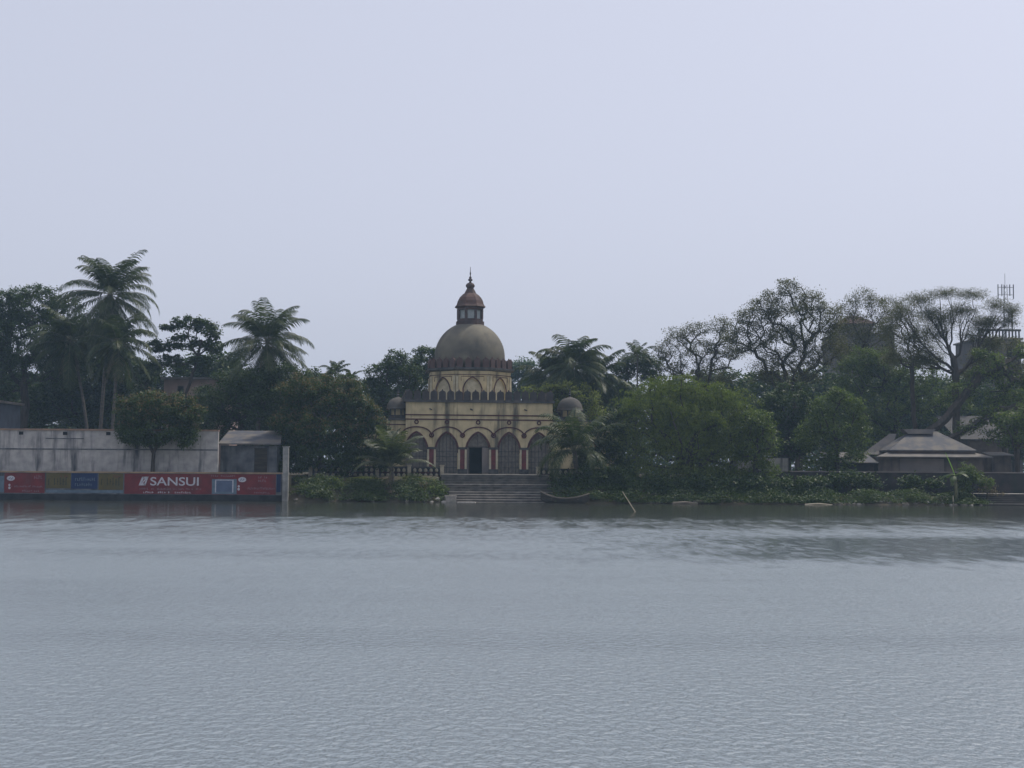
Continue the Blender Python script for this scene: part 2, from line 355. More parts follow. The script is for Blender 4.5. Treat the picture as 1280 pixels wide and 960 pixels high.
# ------------------------------------------------------------------ temple
TS = 14.4
troot = at(597, 592.5, 122)
temple = thing('temple', 'cream domed temple with red trimmed pointed arches above the pond steps', 'temple', troot, R(6))
tx = lambda px: (px - 597) / TS
tz = lambda py: (592.5 - py) / TS
def ogee(cx, w, zs, za, n=14, e=1.0):
    out = []
    for i in range(n + 1):
        t = -e + 2 * e * i / n; a = min(1, abs(t))
        h = zs + (za - zs) * (0.80 * max(0, 1 - a ** 2.2) ** 0.7 + 0.20 * (1 - a) ** 1.3)
        out.append((cx + t * w, h))
    return out
def arch_wall(mb, x0, x1, z0, z1, yf, yb, ops):
    """wall front pierced by pointed openings (cx, halfwidth, spring, apex)"""
    x = x0
    for cx, w, zs, za in ops:
        mb.quad((x, yf, z0), (cx - w, yf, z0), (cx - w, yf, z1), (x, yf, z1))
        pr = ogee(cx, w, zs, za)
        for (a, ha), (b, hb) in zip(pr, pr[1:]):
            mb.quad((a, yf, ha), (b, yf, hb), (b, yf, z1), (a, yf, z1))
            mb.quad((a, yf, ha), (a, yb, ha), (b, yb, hb), (b, yf, hb))
        mb.quad((cx - w, yf, z0), (cx - w, yb, z0), (cx - w, yb, zs), (cx - w, yf, zs))
        mb.quad((cx + w, yb, z0), (cx + w, yf, z0), (cx + w, yf, zs), (cx + w, yb, zs))
        x = cx + w
    mb.quad((x, yf, z0), (x1, yf, z0), (x1, yf, z1), (x, yf, z1))
XL, XR, DEP = tx(507), tx(691), 13.0
ROOF = tz(503.5)
centres = [tx(p) for p in (520.3, 558.2, 597.2, 636, 673.8)]
ZS, ZA, HW = tz(561.5), tz(542), 0.93
ops = [(c, HW if i != 2 else 1.0, ZS, ZA) for i, c in enumerate(centres)]
mb = MB(); arch_wall(mb, XL, XR, 0, ROOF, 0, 0.45, ops)
mb.quad((XR, 0, 0), (XR, DEP, 0), (XR, DEP, ROOF), (XR, 0, ROOF)); mb.quad((XL, DEP, 0), (XL, 0, 0), (XL, 0, ROOF), (XL, DEP, ROOF))
mb.quad((XR, DEP, 0), (XL, DEP, 0), (XL, DEP, ROOF), (XR, DEP, ROOF)); mb.quad((XL, 0, ROOF), (XR, 0, ROOF), (XR, DEP, ROOF), (XL, DEP, ROOF))
mb.build('wall', M['cream'], temple)
mb = MB(); mb.box(XL - 0.5, XR + 0.5, -0.9, -0.05, -0.75, -0.02); mb.box(XL - 6, XR + 6, -3.4, -0.9, -2.2, -0.04); mb.build('plinth', M['step'], temple)
for i, (c, w, zs, za) in enumerate(ops):
    mb = MB()
    pr = ogee(c, w + 0.02, zs, za)
    top = pr[::-1]
    if i != 2:
        mb.prism([(c - w - 0.02, 0.02), (c + w + 0.02, 0.02)] + top, 0.30, 0.40)
        s = mb.build('arch_screen', M['screen'], temple)
        mb = MB()
        for xx in (-0.62, -0.31, 0, 0.31, 0.62): mb.box(c + xx - 0.022, c + xx + 0.022, 0.26, 0.298, 0.05, zs + (0.9 if abs(xx) < 0.4 else 0.55) * (za - zs) * (1.0 if xx else 0.98))
        for zz in (0.55, 1.05, 1.5, 1.95): mb.box(c - w, c + w, 0.255, 0.296, zz - 0.022, zz + 0.022)
        mb.build('lattice', M['dark_stone'], s)
    else:
        dx0, dx1, dt = tx(585.8), tx(602.8), tz(559.5)
        mb.prism([(c - w - 0.02, dt)] + [(c + w + 0.02, dt)] + [p for p in top if p[1] > dt + 0.01], 0.30, 0.40)
        s = mb.build('arch_screen', M['screen'], temple)
        mb = MB(); mb.box(c - 0.022, c + 0.022, 0.26, 0.298, dt, za - 0.1); mb.box(c - w, c + w, 0.255, 0.296, dt, dt + 0.08); mb.build('lattice', M['dark_stone'], s)
        for xa, xb in ((c - w, dx0), (dx1, c + w)):
            mb = MB(); mb.box(xa, xb, 0.28, 0.4, 0.02, dt); mb.build('door_jamb', M['house_grey'], temple)
        mb = MB(); mb.box(dx0, dx0 + 0.12, 0.42, 1.2, 0.03, dt); mb.build('door', M['wood'], temple)
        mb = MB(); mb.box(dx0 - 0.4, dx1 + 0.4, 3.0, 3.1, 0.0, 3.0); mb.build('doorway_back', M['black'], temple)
    mb = MB(); rp = [(c - w - 0.06, zs - 0.35)] + ogee(c, w + 0.07, zs, za + 0.10) + [(c + w + 0.06, zs - 0.35)]
    mb.ribbon(rp, 0.17, -0.06, 0.02); mb.build('arch_trim', M['maroon'], temple)
    arc = [(c + 1.33 * math.sin(a), tz(546.5) + (tz(534.2) - tz(546.5)) * math.cos(a) ** 0.9) for a in [R(-86 + 172 * k / 18) for k in range(19)]]
    mb = MB(); mb.ribbon(arc, 0.11, -0.08, 0.02); mb.build('relief_arc', M['maroon'], temple)
    mb = MB(); ring = [(c + 0.15 * math.cos(a), tz(528.2) + 0.15 * math.sin(a)) for a in [2 * math.pi * k / 16 for k in range(17)]]
    mb.ribbon(ring, 0.10, -0.07, 0.02); rd = mb.build('roundel', M['maroon'], temple)
for i in range(4):
    c = (centres[i] + centres[i + 1]) / 2
    mb = MB(); ring = [(c + 0.17 * math.cos(a), tz(544.5) + 0.17 * math.sin(a)) for a in [2 * math.pi * k / 16 for k in range(17)]]
    mb.ribbon(ring, 0.11, -0.10, 0.02); mb.build('roundel', M['maroon'], temple)
    p = thing; q = MB(); q.box(c - 0.42, c + 0.42, -0.10, 0.01, 0.0, 0.42); pil = q.build('pilaster', M['dark_stone'], temple)
    q = MB(); q.box(c - 0.40, c + 0.40, -0.11, 0.01, tz(562), tz(559.3)); q.build('capital', M['dark_stone'], pil)
    q = MB(); q.box(c - 0.20, c + 0.20, -0.045, 0.01, 0.42, tz(562)); q.build('red_panel', M['red_panel'], pil)
    for sx in (-1, 1):
        q = MB(); q.box(c + sx * 0.29 - 0.085, c + sx * 0.29 + 0.085, -0.08, 0.01, 0.42, tz(562)); q.build('shaft', M['cream_clean'], pil)
for py in (519.3, 524.8):
    mb = MB(); mb.box(XL - 0.03, XR + 0.03, -0.06, 0.01, tz(py) - 0.05, tz(py) + 0.05); mb.box(XR, XR + 0.05, 0.01, DEP, tz(py) - 0.05, tz(py) + 0.05)
    mb.build('string_course', M['maroon'], temple)
mb = MB(); mb.box(XL - 0.18, XR + 0.18, -0.2, 0.25, ROOF + 0.003, ROOF + 0.22); mb.box(XR - 0.25, XR + 0.18, 0.25, DEP, ROOF + 0.003, ROOF + 0.22); mb.box(XL - 0.18, XL + 0.25, 0.25, DEP, ROOF + 0.003, ROOF + 0.22)
mb.build('cornice', M['dark_stone'], temple)
for px in (536.5, 587.5, 655.5):
    mb = MB(); mb.tube([(tx(px), 0.05, tz(511.5)), (tx(px) + 0.14, -0.42, tz(513))], 0.06, 6); mb.build('drain_spout', M['dark_stone'], temple)
# merlons
def merlon_mesh(w, h, d, m, name):
    q = MB(); n = 7
    prof = [(-w / 2, 0), (w / 2, 0), (w / 2, h * 0.62)] + [(w / 2 * math.cos(R(180 * k / n)), h * 0.62 + h * 0.26 * math.sin(R(180 * k / n)) ** 0.6) for k in range(1, n)] + [(-w / 2, h * 0.62)]
    q.prism(prof, -d / 2, d / 2)
    q.lathe([(0.07, h * 0.84), (0.09, h * 0.92), (0.05, h * 0.99), (0.01, h * 1.06)], 6)
    me = q.mesh(name); me.materials.append(m); return me
mm = merlon_mesh(0.60, 0.88, 0.2, M['merlon'], 'merlon')
nm = 18
for k in range(nm): inst('merlon', mm, temple, (XL + 0.25 + (XR - XL - 0.5) * k / (nm - 1), 0.02, ROOF + 0.22))
for k in range(1, 18):
    inst('merlon', mm, temple, (XR - 0.05, k * 0.72, ROOF + 0.22), R(90)); inst('merlon', mm, temple, (XL + 0.05, k * 0.72, ROOF + 0.22), R(90))
# drum
DC = Vector((-0.28, 6.5, 0)); AP = 3.62; side = AP * math.tan(R(22.5))
dz = lambda py: 0.42 + (587.2 - py) / 13.68
ZD1 = dz(467.5)
drum = None; mbw = MB(); mbt = MB(); mbb = MB(); cps = []
for k in range(8):
    T = Matrix.Translation(DC) @ Matrix.Rotation(R(45 * k), 4, 'Z') @ Matrix.Translation((0, -AP, 0))
    for q in (mbw, mbt, mbb): q.M = T
    arch_wall(mbw, -side, side, ROOF, ZD1, 0, 0.18, [(0, 0.78, dz(489), dz(476))])
    mbb.quad((-0.8, 0.17, ROOF), (0.8, 0.17, ROOF), (0.8, 0.17, dz(475)), (-0.8, 0.17, dz(475)))
    mbt.ribbon([(-0.84, ROOF + 0.3)] + ogee(0, 0.84, dz(489), dz(475.3)) + [(0.84, ROOF + 0.3)], 0.10, -0.05, 0.01)
    mbt.ribbon([(-1.02, dz(480)), (-1.02, dz(474.5)), (1.02, dz(474.5)), (1.02, dz(480))], 0.05, -0.03, 0.01)
    mbt.box(-side, side, -0.06, 0.01, dz(472.6), dz(471.9))
    for xa in (-side + 0.02, side - 0.22):
        mbp = MB(); mbp.M = T; mbp.box(xa, xa + 0.2, -0.10, 0.02, ROOF, dz(474)); cps.append(mbp)
drum = mbw.build('drum', M['cream'], temple)
mbb.build('niche', M['cream_clean'], drum); mbt.build('drum_trim', M['maroon'], drum); [q.build('corner_pilaster', M['cream_clean'], drum) for q in cps]
oct_ = lambda r: r / math.cos(R(22.5))
mb = MB(); mb.lathe([(oct_(AP) + 0.02, ZD1 - 0.02), (oct_(AP) + 0.35, ZD1 + 0.1), (oct_(AP) + 0.35, ZD1 + 0.3), (oct_(AP) + 0.05, ZD1 + 0.32)], 8, DC.x, DC.y, R(22.5))
mb.build('drum_cornice', M['dark_stone'], temple)
mr = merlon_mesh(0.54, 0.92, 0.22, M['merlon_red'], 'drum_merlon')
for k in range(8):
    a = R(45 * k)
    for j in range(4):
        p = Vector(((j - 1.5) * 0.78, -AP - 0.05, 0)); p.rotate(Matrix.Rotation(a, 3, 'Z'))
        inst('merlon', mr, temple, (DC.x + p.x, DC.y + p.y, ZD1 + 0.3), a)
DR = 3.22; ZSP = dz(447.5)
prof = [(DR * 1.0, ZD1 + 0.3), (DR * 1.005, ZSP - 0.3)] + [(DR * math.cos(R(a)), ZSP + DR * math.sin(R(a))) for a in range(0, 88, 4)] + [(0.05, ZSP + DR)]
mb = MB(); mb.lathe(prof, 64, DC.x, DC.y); mb.build('dome', M['dome'], temple, smooth=True)
LZ0, LZ1 = dz(404.5), dz(386.5)
mb = MB(); mb.lathe([(1.36, LZ0 - 0.25), (1.36, LZ0 + 0.12), (1.24, LZ0 + 0.14), (1.24, LZ0 + 0.35), (1.0, LZ0 + 0.36)], 8, DC.x, DC.y, R(22.5))
lan = mb.build('lantern', M['lantern'], temple)
mb = MB(); mb.lathe([(1.02, LZ0 + 0.36), (1.02, LZ1 - 0.1)], 8, DC.x, DC.y, R(22.5), caps=False); mb.build('lantern_window', M['pane'], lan)
for k in range(8):
    a = R(22.5 + 45 * k); mb = MB()
    mb.tube([(DC.x + 1.14 * math.cos(a), DC.y + 1.14 * math.sin(a), LZ0 + 0.34), (DC.x + 1.14 * math.cos(a), DC.y + 1.14 * math.sin(a), LZ1)], 0.13, 8)
    mb.build('column', M['lantern'], lan)
mb = MB(); mb.lathe([(1.22, LZ1 - 0.14), (1.25, LZ1 + 0.05), (1.50, LZ1 + 0.16), (1.42, LZ1 + 0.24), (1.30, LZ1 + 0.42), (1.22, LZ1 + 0.72), (1.05, LZ1 + 1.02), (0.78, LZ1 + 1.28), (0.58, LZ1 + 1.42), (0.46, LZ1 + 1.66), (0.34, LZ1 + 1.86)], 8, DC.x, DC.y, R(22.5))
mb.build('lantern_roof', M['lantern_roof'], lan)
zb = LZ1 + 1.84
mb = MB(); mb.lathe([(0.32, zb), (0.30, zb + 0.08), (0.40, zb + 0.20), (0.42, zb + 0.34), (0.32, zb + 0.50), (0.12, zb + 0.60), (0.09, zb + 0.72), (0.22, zb + 0.80), (0.20, zb + 0.90), (0.10, zb + 0.96), (0.13, zb + 1.04), (0.08, zb + 1.14), (0.03, zb + 1.2), (0.07, zb + 1.45), (0.03, zb + 1.6), (0.02, zb + 2.05)], 12, DC.x, DC.y)
mb.build('finial', M['lantern'], temple, smooth=True)
# wings and corner kiosks
WT = tz(526)
for x0, x1, cs in ((tx(440), XL - 0.003, (tx(462), tx(486))), (XR + 0.003, tx(775), (tx(712), tx(740)))):
    mb = MB(); arch_wall(mb, x0, x1, 0, WT, 0.5, 0.75, [(c, 0.62, tz(566), tz(549)) for c in cs])
    mb.quad((x0, 5, 0), (x0, 0.5, 0), (x0, 0.5, WT), (x0, 5, WT)); mb.quad((x1, 0.5, 0), (x1, 5, 0), (x1, 5, WT), (x1, 0.5, WT)); mb.quad((x0, 0.5, WT), (x1, 0.5, WT), (x1, 5, WT), (x0, 5, WT))
    for c in cs: mb.quad((c - 0.7, 0.74, 0), (c + 0.7, 0.74, 0), (c + 0.7, 0.74, tz(547)), (c - 0.7, 0.74, tz(547)))
    wing = mb.build('side_wing', M['cream'], temple)
    mb = MB()
    for c in cs: mb.ribbon(ogee(c, 0.68, tz(566), tz(548)), 0.12, 0.44, 0.51)
    mb.box(x0, x1, 0.44, 0.502, WT - 0.42, WT - 0.34); mb.build('wing_trim', M['maroon'], wing)
    mb = MB(); mb.box(x0, x1, 0.38, 0.9, WT + 0.003, WT + 0.16); mb.build('wing_coping', M['dark_stone'], wing)
for px, r in ((497.5, 1.0), (716, 1.18)):
    c = tx(px); k = r / 1.0; z0 = WT + 0.16
    mb = MB(); mb.lathe([(r * 0.86, z0 - 0.1), (r * 0.86, z0 + 0.18), (r * 0.74, z0 + 0.2), (r * 0.74, z0 + 0.3)], 8, c, 1.5, R(22.5)); kio = mb.build('corner_kiosk', M['dark_stone'], temple)
    mb = MB(); mb.lathe([(r * 0.60, z0 + 0.3), (r * 0.60, z0 + 0.85)], 8, c, 1.5, R(22.5)); mb.build('kiosk_wall', M['cream'], kio)
    for j in range(8):
        a = R(22.5 + 45 * j); mb = MB(); mb.tube([(c + r * 0.68 * math.cos(a), 1.5 + r * 0.68 * math.sin(a), z0 + 0.29), (c + r * 0.68 * math.cos(a), 1.5 + r * 0.68 * math.sin(a), z0 + 0.86)], 0.07, 6); mb.build('column', M['dark_stone'], kio)
    mb = MB(); mb.lathe([(r * 0.7, z0 + 0.84), (r * 1.0, z0 + 0.80), (r * 1.02, z0 + 0.90)] + [(r * 0.97 * math.cos(R(b)), z0 + 0.92 + r * 0.95 * math.sin(R(b))) for b in range(0, 84, 7)] + [(0.08, z0 + 0.92 + r * 0.99)], 24, c, 1.5)
    mb.build('kiosk_dome', M['dome_dull'], kio, smooth=True)
    mb = MB(); zz = z0 + 0.9 + r * 0.97; mb.lathe([(0.12, zz), (0.06, zz + 0.1), (0.13, zz + 0.2), (0.05, zz + 0.3), (0.10, zz + 0.4), (0.03, zz + 0.52), (0.05, zz + 0.62), (0.01, zz + 0.85)], 8, c, 1.5); mb.build('kiosk_finial', M['dark_stone'], kio)

# ------------------------------------------------------------------ ghat steps, balustrades
g0 = at(620, 593, 117.2)
gh = thing('stone_steps', 'broad flight of worn stone steps leading from the temple down to the water', 'steps', (g0.x, g0.y, 0), R(4))
SX0, SX1 = -4.55, 4.3
nst = 12; top = troot.z - 0.03
for k in range(nst + 2):
    z1 = top - 0.195 * k; y1 = -0.56 * k
    if z1 < -0.3: break
    x0, x1 = (SX0, SX1) if k < 7 else (SX0 + 0.55, SX1)
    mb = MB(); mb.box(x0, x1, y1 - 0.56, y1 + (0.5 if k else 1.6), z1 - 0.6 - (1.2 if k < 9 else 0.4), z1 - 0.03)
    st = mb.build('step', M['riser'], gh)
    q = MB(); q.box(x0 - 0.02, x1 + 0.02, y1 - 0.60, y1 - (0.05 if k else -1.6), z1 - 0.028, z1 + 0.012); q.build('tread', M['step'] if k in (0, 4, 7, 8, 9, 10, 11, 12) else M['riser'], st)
def balustrade(name, label, pA, pB, secs, Y, zt):
    """posts at the photo x positions in secs"""
    a = at(pA, 590, Y); root = thing(name, label, 'balustrade', (a.x, a.y, zt), R(4))
    X = lambda px: (px - pA) / (F / Y)
    x0, x1 = X(pA), X(pB)
    mb = MB(); mb.box(x0 - 0.2, x1 + 0.2, -0.22, 0.22, -1.2, 0.15); mb.build('plinth', M['riser'], root)
    mb = MB(); mb.box(x0 - 0.1, x1 + 0.1, -0.15, 0.15, 0.93, 1.06); mb.build('top_rail', M['dark_stone'], root)
    mb = MB(); mb.box(x0, x1, -0.07, 0.07, 0.50, 0.58); mb.build('middle_rail', M['maroon'], root)
    mb = MB(); mb.box(x0, x1, 0.16, 0.2, 0.15, 0.93); mb.build('back_panel', M['dark_stone'], root)
    pm = MB(); pm.box(-0.15, 0.15, -0.17, 0.17, 0.15, 1.10); pm.box(-0.2, 0.2, -0.21, 0.21, 1.103, 1.2)
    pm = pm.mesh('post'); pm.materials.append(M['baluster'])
    bm_ = MB(); bm_.lathe([(0.05, 0.15), (0.13, 0.24), (0.15, 0.32), (0.12, 0.42), (0.05, 0.5)], 10); bm_.lathe([(0.05, 0.58), (0.13, 0.66), (0.15, 0.75), (0.12, 0.85), (0.05, 0.93)], 10)
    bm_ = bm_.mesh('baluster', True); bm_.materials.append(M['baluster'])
    for p in secs: inst('post', pm, root, (X(p), 0, 0))
    for p, q in zip(secs, secs[1:]):
        n = max(2, round((X(q) - X(p)) / 0.47)); 
        for j in range(1, n): inst('baluster', bm_, root, (X(p) + (X(q) - X(p)) * j / n, 0, 0))
    return root
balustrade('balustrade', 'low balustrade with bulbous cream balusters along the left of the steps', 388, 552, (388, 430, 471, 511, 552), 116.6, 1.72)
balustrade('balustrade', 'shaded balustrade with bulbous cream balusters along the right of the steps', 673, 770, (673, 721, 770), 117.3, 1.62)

# ------------------------------------------------------------------ boat, pole, stones
b0 = at(706, 628, 109.6)
boat = thing('rowing_boat', 'dark wooden rowing boat moored beside the stone steps', 'boat', (b0.x, b0.y, 0), R(-8))
def hull(name, off, m, parent):
    mb = MB(); n = 17; k = 9; ver = []
    for i in range(n):
        t = -1 + 2 * i / (n - 1); x = t * 1.9
        w = 0.62 * max(0.02, (1 - abs(t) ** 2.4)) - off; w = max(0.012, w)
        sheer = 0.40 + 0.36 * abs(t) ** 2.2 + (0.14 * max(0, -t) ** 2); keel = -0.16 + 0.42 * abs(t) ** 4
        for j in range(k):
            a = math.pi * j / (k - 1)
            ver.append((x, -w * math.cos(a), keel + off + (sheer - keel - off) * (1 - math.sin(a) ** 0.8)))
    fs = [(i * k + j, i * k + j + 1, (i + 1) * k + j + 1, (i + 1) * k + j) for i in range(n - 1) for j in range(k - 1)]
    mb.add(ver, fs); return mb.build(name, m, parent, smooth=True), ver, n, k
h1, ver, n, k = hull('hull', 0.0, M['wood'], boat); hull('hull_lining', 0.05, M['wood_pale'], boat)
for s, j in ((-1, 0), (1, k - 1)):
    mb = MB(); mb.tube([ver[i * k + j] for i in range(n)], 0.05, 6); mb.build('gunwale', M['wood_pale'], boat)
for xx, ww in ((-0.9, 0.48), (0.1, 0.6), (1.0, 0.46)):
    mb = MB(); mb.box(xx - 0.12, xx + 0.12, -ww, ww, 0.30, 0.335); mb.build('thwart', M['wood_pale'], boat)
p1 = at(793.3, 638.5, 88.0); p0 = at(778, 614.5, 88.0)
mb = MB(); dd = (p1 - p0); mb.tube([p0 + dd * t for t in (0, 0.25, 0.5, 0.75, 1.0, 1.35)], [0.022, 0.026, 0.03, 0.032, 0.034, 0.036], 8)
tag(mb.build('bamboo_pole', M['bamboo']), 'pale thin bamboo pole leaning out of the open water', 'pole')

def rock(name, label, px, Y, r, m, seed, flat=0.6, group=None, cat='rock', zoff=0.0):
    rg = random.Random(seed); bm = bmesh.new(); bmesh.ops.create_icosphere(bm, subdivisions=2, radius=r)
    for v in bm.verts:
        q = v.co; nse = 1 + 0.22 * math.sin(q.x / r * 3 + seed) + 0.18 * math.sin(q.y / r * 4 + seed * 2) + 0.12 * rg.uniform(-1, 1)
        v.co = Vector((q.x * nse * 1.25, q.y * nse, q.z * nse * flat))
    me = bpy.data.meshes.new(name); bm.to_mesh(me); bm.free(); me.materials.append(m)
    o = link(bpy.data.objects.new(name, me)); p = at(px, 600, Y); o.location = (p.x, Y, max(0.0, ground(p.x, Y)) + r * 0.15 + zoff); o.rotation_euler = (0, 0, seed)
    return tag(o, label, cat, group)
pb = at(563, 622, 110.3)
mb = MB(); mb.box(-0.42, 0.42, -0.4, 0.4, -0.5, 0.42); mb.box(-0.46, 0.46, -0.44, 0.44, 0.423, 0.52)
o = mb.build('stone_block', M['step'], loc=(pb.x, pb.y, 0), rz=R(10)); tag(o, 'squat stone block at the left foot of the temple steps', 'block')
mb = MB(); mb.box(-0.7, 0.7, -0.35, 0.35, -0.3, 0.05); o = mb.build('stone_slab', M['rock_pale'], loc=(pb.x + 1.3, pb.y - 0.75, 0), rz=R(-6)); tag(o, 'pale flat slab awash in front of the squat stone block', 'slab')
rg = random.Random(4)
for i, px in enumerate((372, 388, 432, 468, 512, 528, 537, 546, 552)):
    rock('shore_stone', 'small stone at the waterline below the left bank plants', px + rg.uniform(-4, 4), 109.9 + rg.uniform(0, 0.4), rg.uniform(0.10, 0.2), M['rock_pale' if px > 500 else 'rock'], i, group='stones along the left waterline')
for i in range(26):
    px = 1042 + i * 7.2 + rg.uniform(-4, 4)
    rock('shore_stone', 'small stone at the waterline below the right bank plants', px, 110.0 + rg.uniform(-0.1, 0.4), rg.uniform(0.10, 0.24), M['rock_pale' if i % 4 == 0 else 'rock'], 20 + i, group='stones along the right waterline')
def log(px0, px1, Y, z, r, label, m='wood_pale'):
    a, b = at(px0, 600, Y), at(px1, 600, Y + 0.4); mb = MB()
    mb.tube([(a.x, a.y, z), ((a.x + b.x) / 2, (a.y + b.y) / 2, z + 0.06), (b.x, b.y, z - 0.02)], [r, r * 1.1, r * 0.7], 8)
    tag(mb.build('floating_log', M[m]), label, 'log')
log(841, 872, 109.0, 0.05, 0.10, 'pale log floating under the feathery bank tree')
log(866, 884, 109.4, 0.10, 0.14, 'short thick log lying against the end of the pale floating log', 'wood')
log(1006, 1040, 108.8, 0.02, 0.05, 'thin branch afloat in front of the right bank bushes', 'bamboo')

# ------------------------------------------------------------------ left: painted advert wall
AY = 110.2; AS = F / AY
ax = lambda px: at(px, 600, AY).x
az = lambda py: at(180, py, AY).z
adw = thing('advert_wall', 'low pondside wall painted with red, yellow and blue advertisements', 'wall', (ax(180), AY, 0))
lx = lambda px: ax(px) - ax(180)
mb = MB(); mb.box(lx(-460), lx(352.5), 0, 0.3, -1.2, az(591.5)); mb.build('wall', M['damp'], adw)
mb = MB(); mb.box(lx(-460), lx(352.5), -0.06, 0.36, az(591.5) + 0.003, az(589.7)); mb.build('coping', M['tan_ledge'], adw)
def sheet(name, x0, x1, y0, y1, m, d=0.006, parent=adw):
    mb = MB(); mb.box(lx(x0), lx(x1), -d, 0.001, az(y1), az(y0)); return mb.build(name, M[m], parent)
P_left = sheet('red_advert', 5.5, 56, 592, 617, 'ad_red'); sheet('red_advert', -140, -0.5, 592, 617, 'ad_red', 0.006)
P_y1 = sheet('yellow_advert', 57.5, 88.5, 592, 611, 'ad_yellow'); P_b = sheet('blue_advert', 89, 122, 592, 611.5, 'ad_blue'); P_y2 = sheet('yellow_advert', 123.5, 154, 592, 612.5, 'ad_yellow')
sheet('pale_strip', 57.5, 154, 613.0, 616.5, 'ad_pale', 0.004)
sheet('tide_band', -460, 352.4, 618.0, 627, 'tide', 0.005)
P_red = sheet('red_advert', 155.5, 345, 592, 617.5, 'ad_red'); sheet('blue_end_panel', 345.6, 351, 592, 614, 'ad_blue')
sheet('painted_screen_edge', -12, 5.2, 596, 616, 'ad_pale', 0.008)
def text(word, x0, x1, y0, y1, m, parent, name='lettering', d=0.009, shear=0.0):
    cu = bpy.data.curves.new('lettering', 'FONT'); cu.body = word; cu.size = 1; cu.extrude = 0.0; cu.offset = 0.012; cu.shear = shear
    ob = bpy.data.objects.new('tmp', cu); COL.objects.link(ob)
    dg = bpy.context.evaluated_depsgraph_get(); me = bpy.data.meshes.new_from_object(ob.evaluated_get(dg))
    bpy.data.objects.remove(ob)
    co = np.array([v.co[:] for v in me.vertices]); mn, mxx = co.min(0), co.max(0)
    Lx, Lz = lx(x1) - lx(x0), az(y0) - az(y1)
    for v in me.vertices:
        u = (v.co.x - mn[0]) / (mxx[0] - mn[0]); w = (v.co.y - mn[1]) / (mxx[1] - mn[1])
        v.co = Vector((lx(x0) + u * Lx, -d, az(y1) + w * Lz))
    me.materials.clear(); me.materials.append(M[m]); me.update()
    return link(bpy.data.objects.new(name, me), parent)
text('SANSUI', 188, 248.5, 596.2, 606.8, 'ad_white', P_red)
mb = MB()   # slanted open emblem before the word
E = lambda x, y: (lx(x), az(y))
for poly in ([(173.4, 606.8), (176.3, 606.8), (180.6, 595.8), (177.7, 595.8)], [(177.7, 595.8), (185.8, 595.8), (184.9, 598.3), (179.6, 598.3)],
             [(183.2, 598.3), (185.8, 595.8), (181.9, 606.8), (179.4, 606.8)], [(176.3, 606.8), (177.3, 604.2), (181.9, 604.2), (181.0, 606.8)], [(176.8, 604.2), (178.6, 604.2), (183.6, 598.3), (181.4, 598.3)]):
    mb.add([(E(*p)[0], -0.010, E(*p)[1]) for p in poly], [(0, 1, 2, 3)])
mb.build('emblem', M['ad_white'], P_red)
def dabs(x0, x1, y0, y1, m, parent, seed, step=2.0, name='faded_lettering', d=0.010):
    """rows of worn, no longer readable sign writing"""
    rg = random.Random(seed); mb = MB(); x = x0
    while x < x1 - 0.5:
        w = rg.uniform(0.5, 0.85) * step
        if rg.random() < 0.86:
            a = y0 + rg.uniform(0, 0.35) * (y1 - y0)
            mb.box(lx(x), lx(min(x + w * 0.4, x1)), -d, -d + 0.002, az(y1), az(a))
            q = rg.choice((0.0, 0.4, 0.75)); zc = a + q * (y1 - a); mb.box(lx(x) + 0.001, lx(min(x + w, x1)), -d - 0.003, -d - 0.001, az(min(y1, zc + 0.7)), az(zc))
        x += step
    return mb.build(name, M[m], parent)
dabs(175, 252, 609.3, 612, 'ad_pink', P_red, 1, 1.8); dabs(177, 212, 613.8, 616.4, 'ad_white', P_red, 2, 2.6); dabs(219, 240, 613.8, 616.4, 'ad_white', P_red, 3, 2.6)
dabs(264, 298, 592.8, 595.4, 'ad_pink', P_red, 4, 2.4); dabs(323, 336, 594, 597, 'ad_pink', P_red, 5, 2.4); dabs(323, 333, 598.2, 601.5, 'ad_pink', P_red, 6, 2.6)
dabs(310, 344, 608, 611, 'ad_pink', P_red, 7, 1.9); dabs(316, 340, 614, 616.2, 'ad_pink', P_red, 8, 2.2)
dabs(12.5, 53.5, 607.5, 610, 'ad_pink', P_left, 9, 1.9); dabs(28, 50, 613, 615.6, 'ad_pink', P_left, 10, 2.2); dabs(43, 53, 594, 599.5, 'ad_pink', P_left, 11, 2.6)
dabs(60.5, 85, 596.5, 607, 'ad_dark', P_y1, 12, 3.6); dabs(126.5, 151, 596.5, 607, 'ad_dark', P_y2, 12, 3.6)
dabs(94, 119, 597, 601.5, 'ad_pale', P_b, 13, 2.6); dabs(94, 119, 603.5, 608, 'ad_pale', P_b, 14, 2.8)
dabs(76, 86, 594, 597, 'ad_red', P_y1, 31, 2.5); dabs(142, 152, 594, 597, 'ad_red', P_y2, 32, 2.5)
fr = sheet('painted_screen', 265, 296, 598.2, 617.0, 'ad_pale', 0.010, P_red); 
mb = MB(); mb.box(lx(270.5), lx(290.5), -0.014, -0.009, az(614), az(600)); mb.build('screen_face', M['ad_screen'], fr)
mb = MB()
for (a, b, c, d) in ((269, 291.5, 599, 600), (269, 270.3, 599, 615), (290.6, 291.9, 599, 615)): mb.box(lx(a), lx(b), -0.014, -0.009, az(d), az(c))
mb.build('screen_rim', M['ad_white'], fr)
def oval(cx, cy, rx, ry, m, parent, d=0.010, name='oval_mark'):
    mb = MB(); n = 18; ring = [(lx(cx + rx * math.cos(2 * math.pi * k / n)), az(cy - ry * math.sin(2 * math.pi * k / n))) for k in range(n)]
    mb.prism(ring, -d, 0); return mb.build(name, M[m], parent)
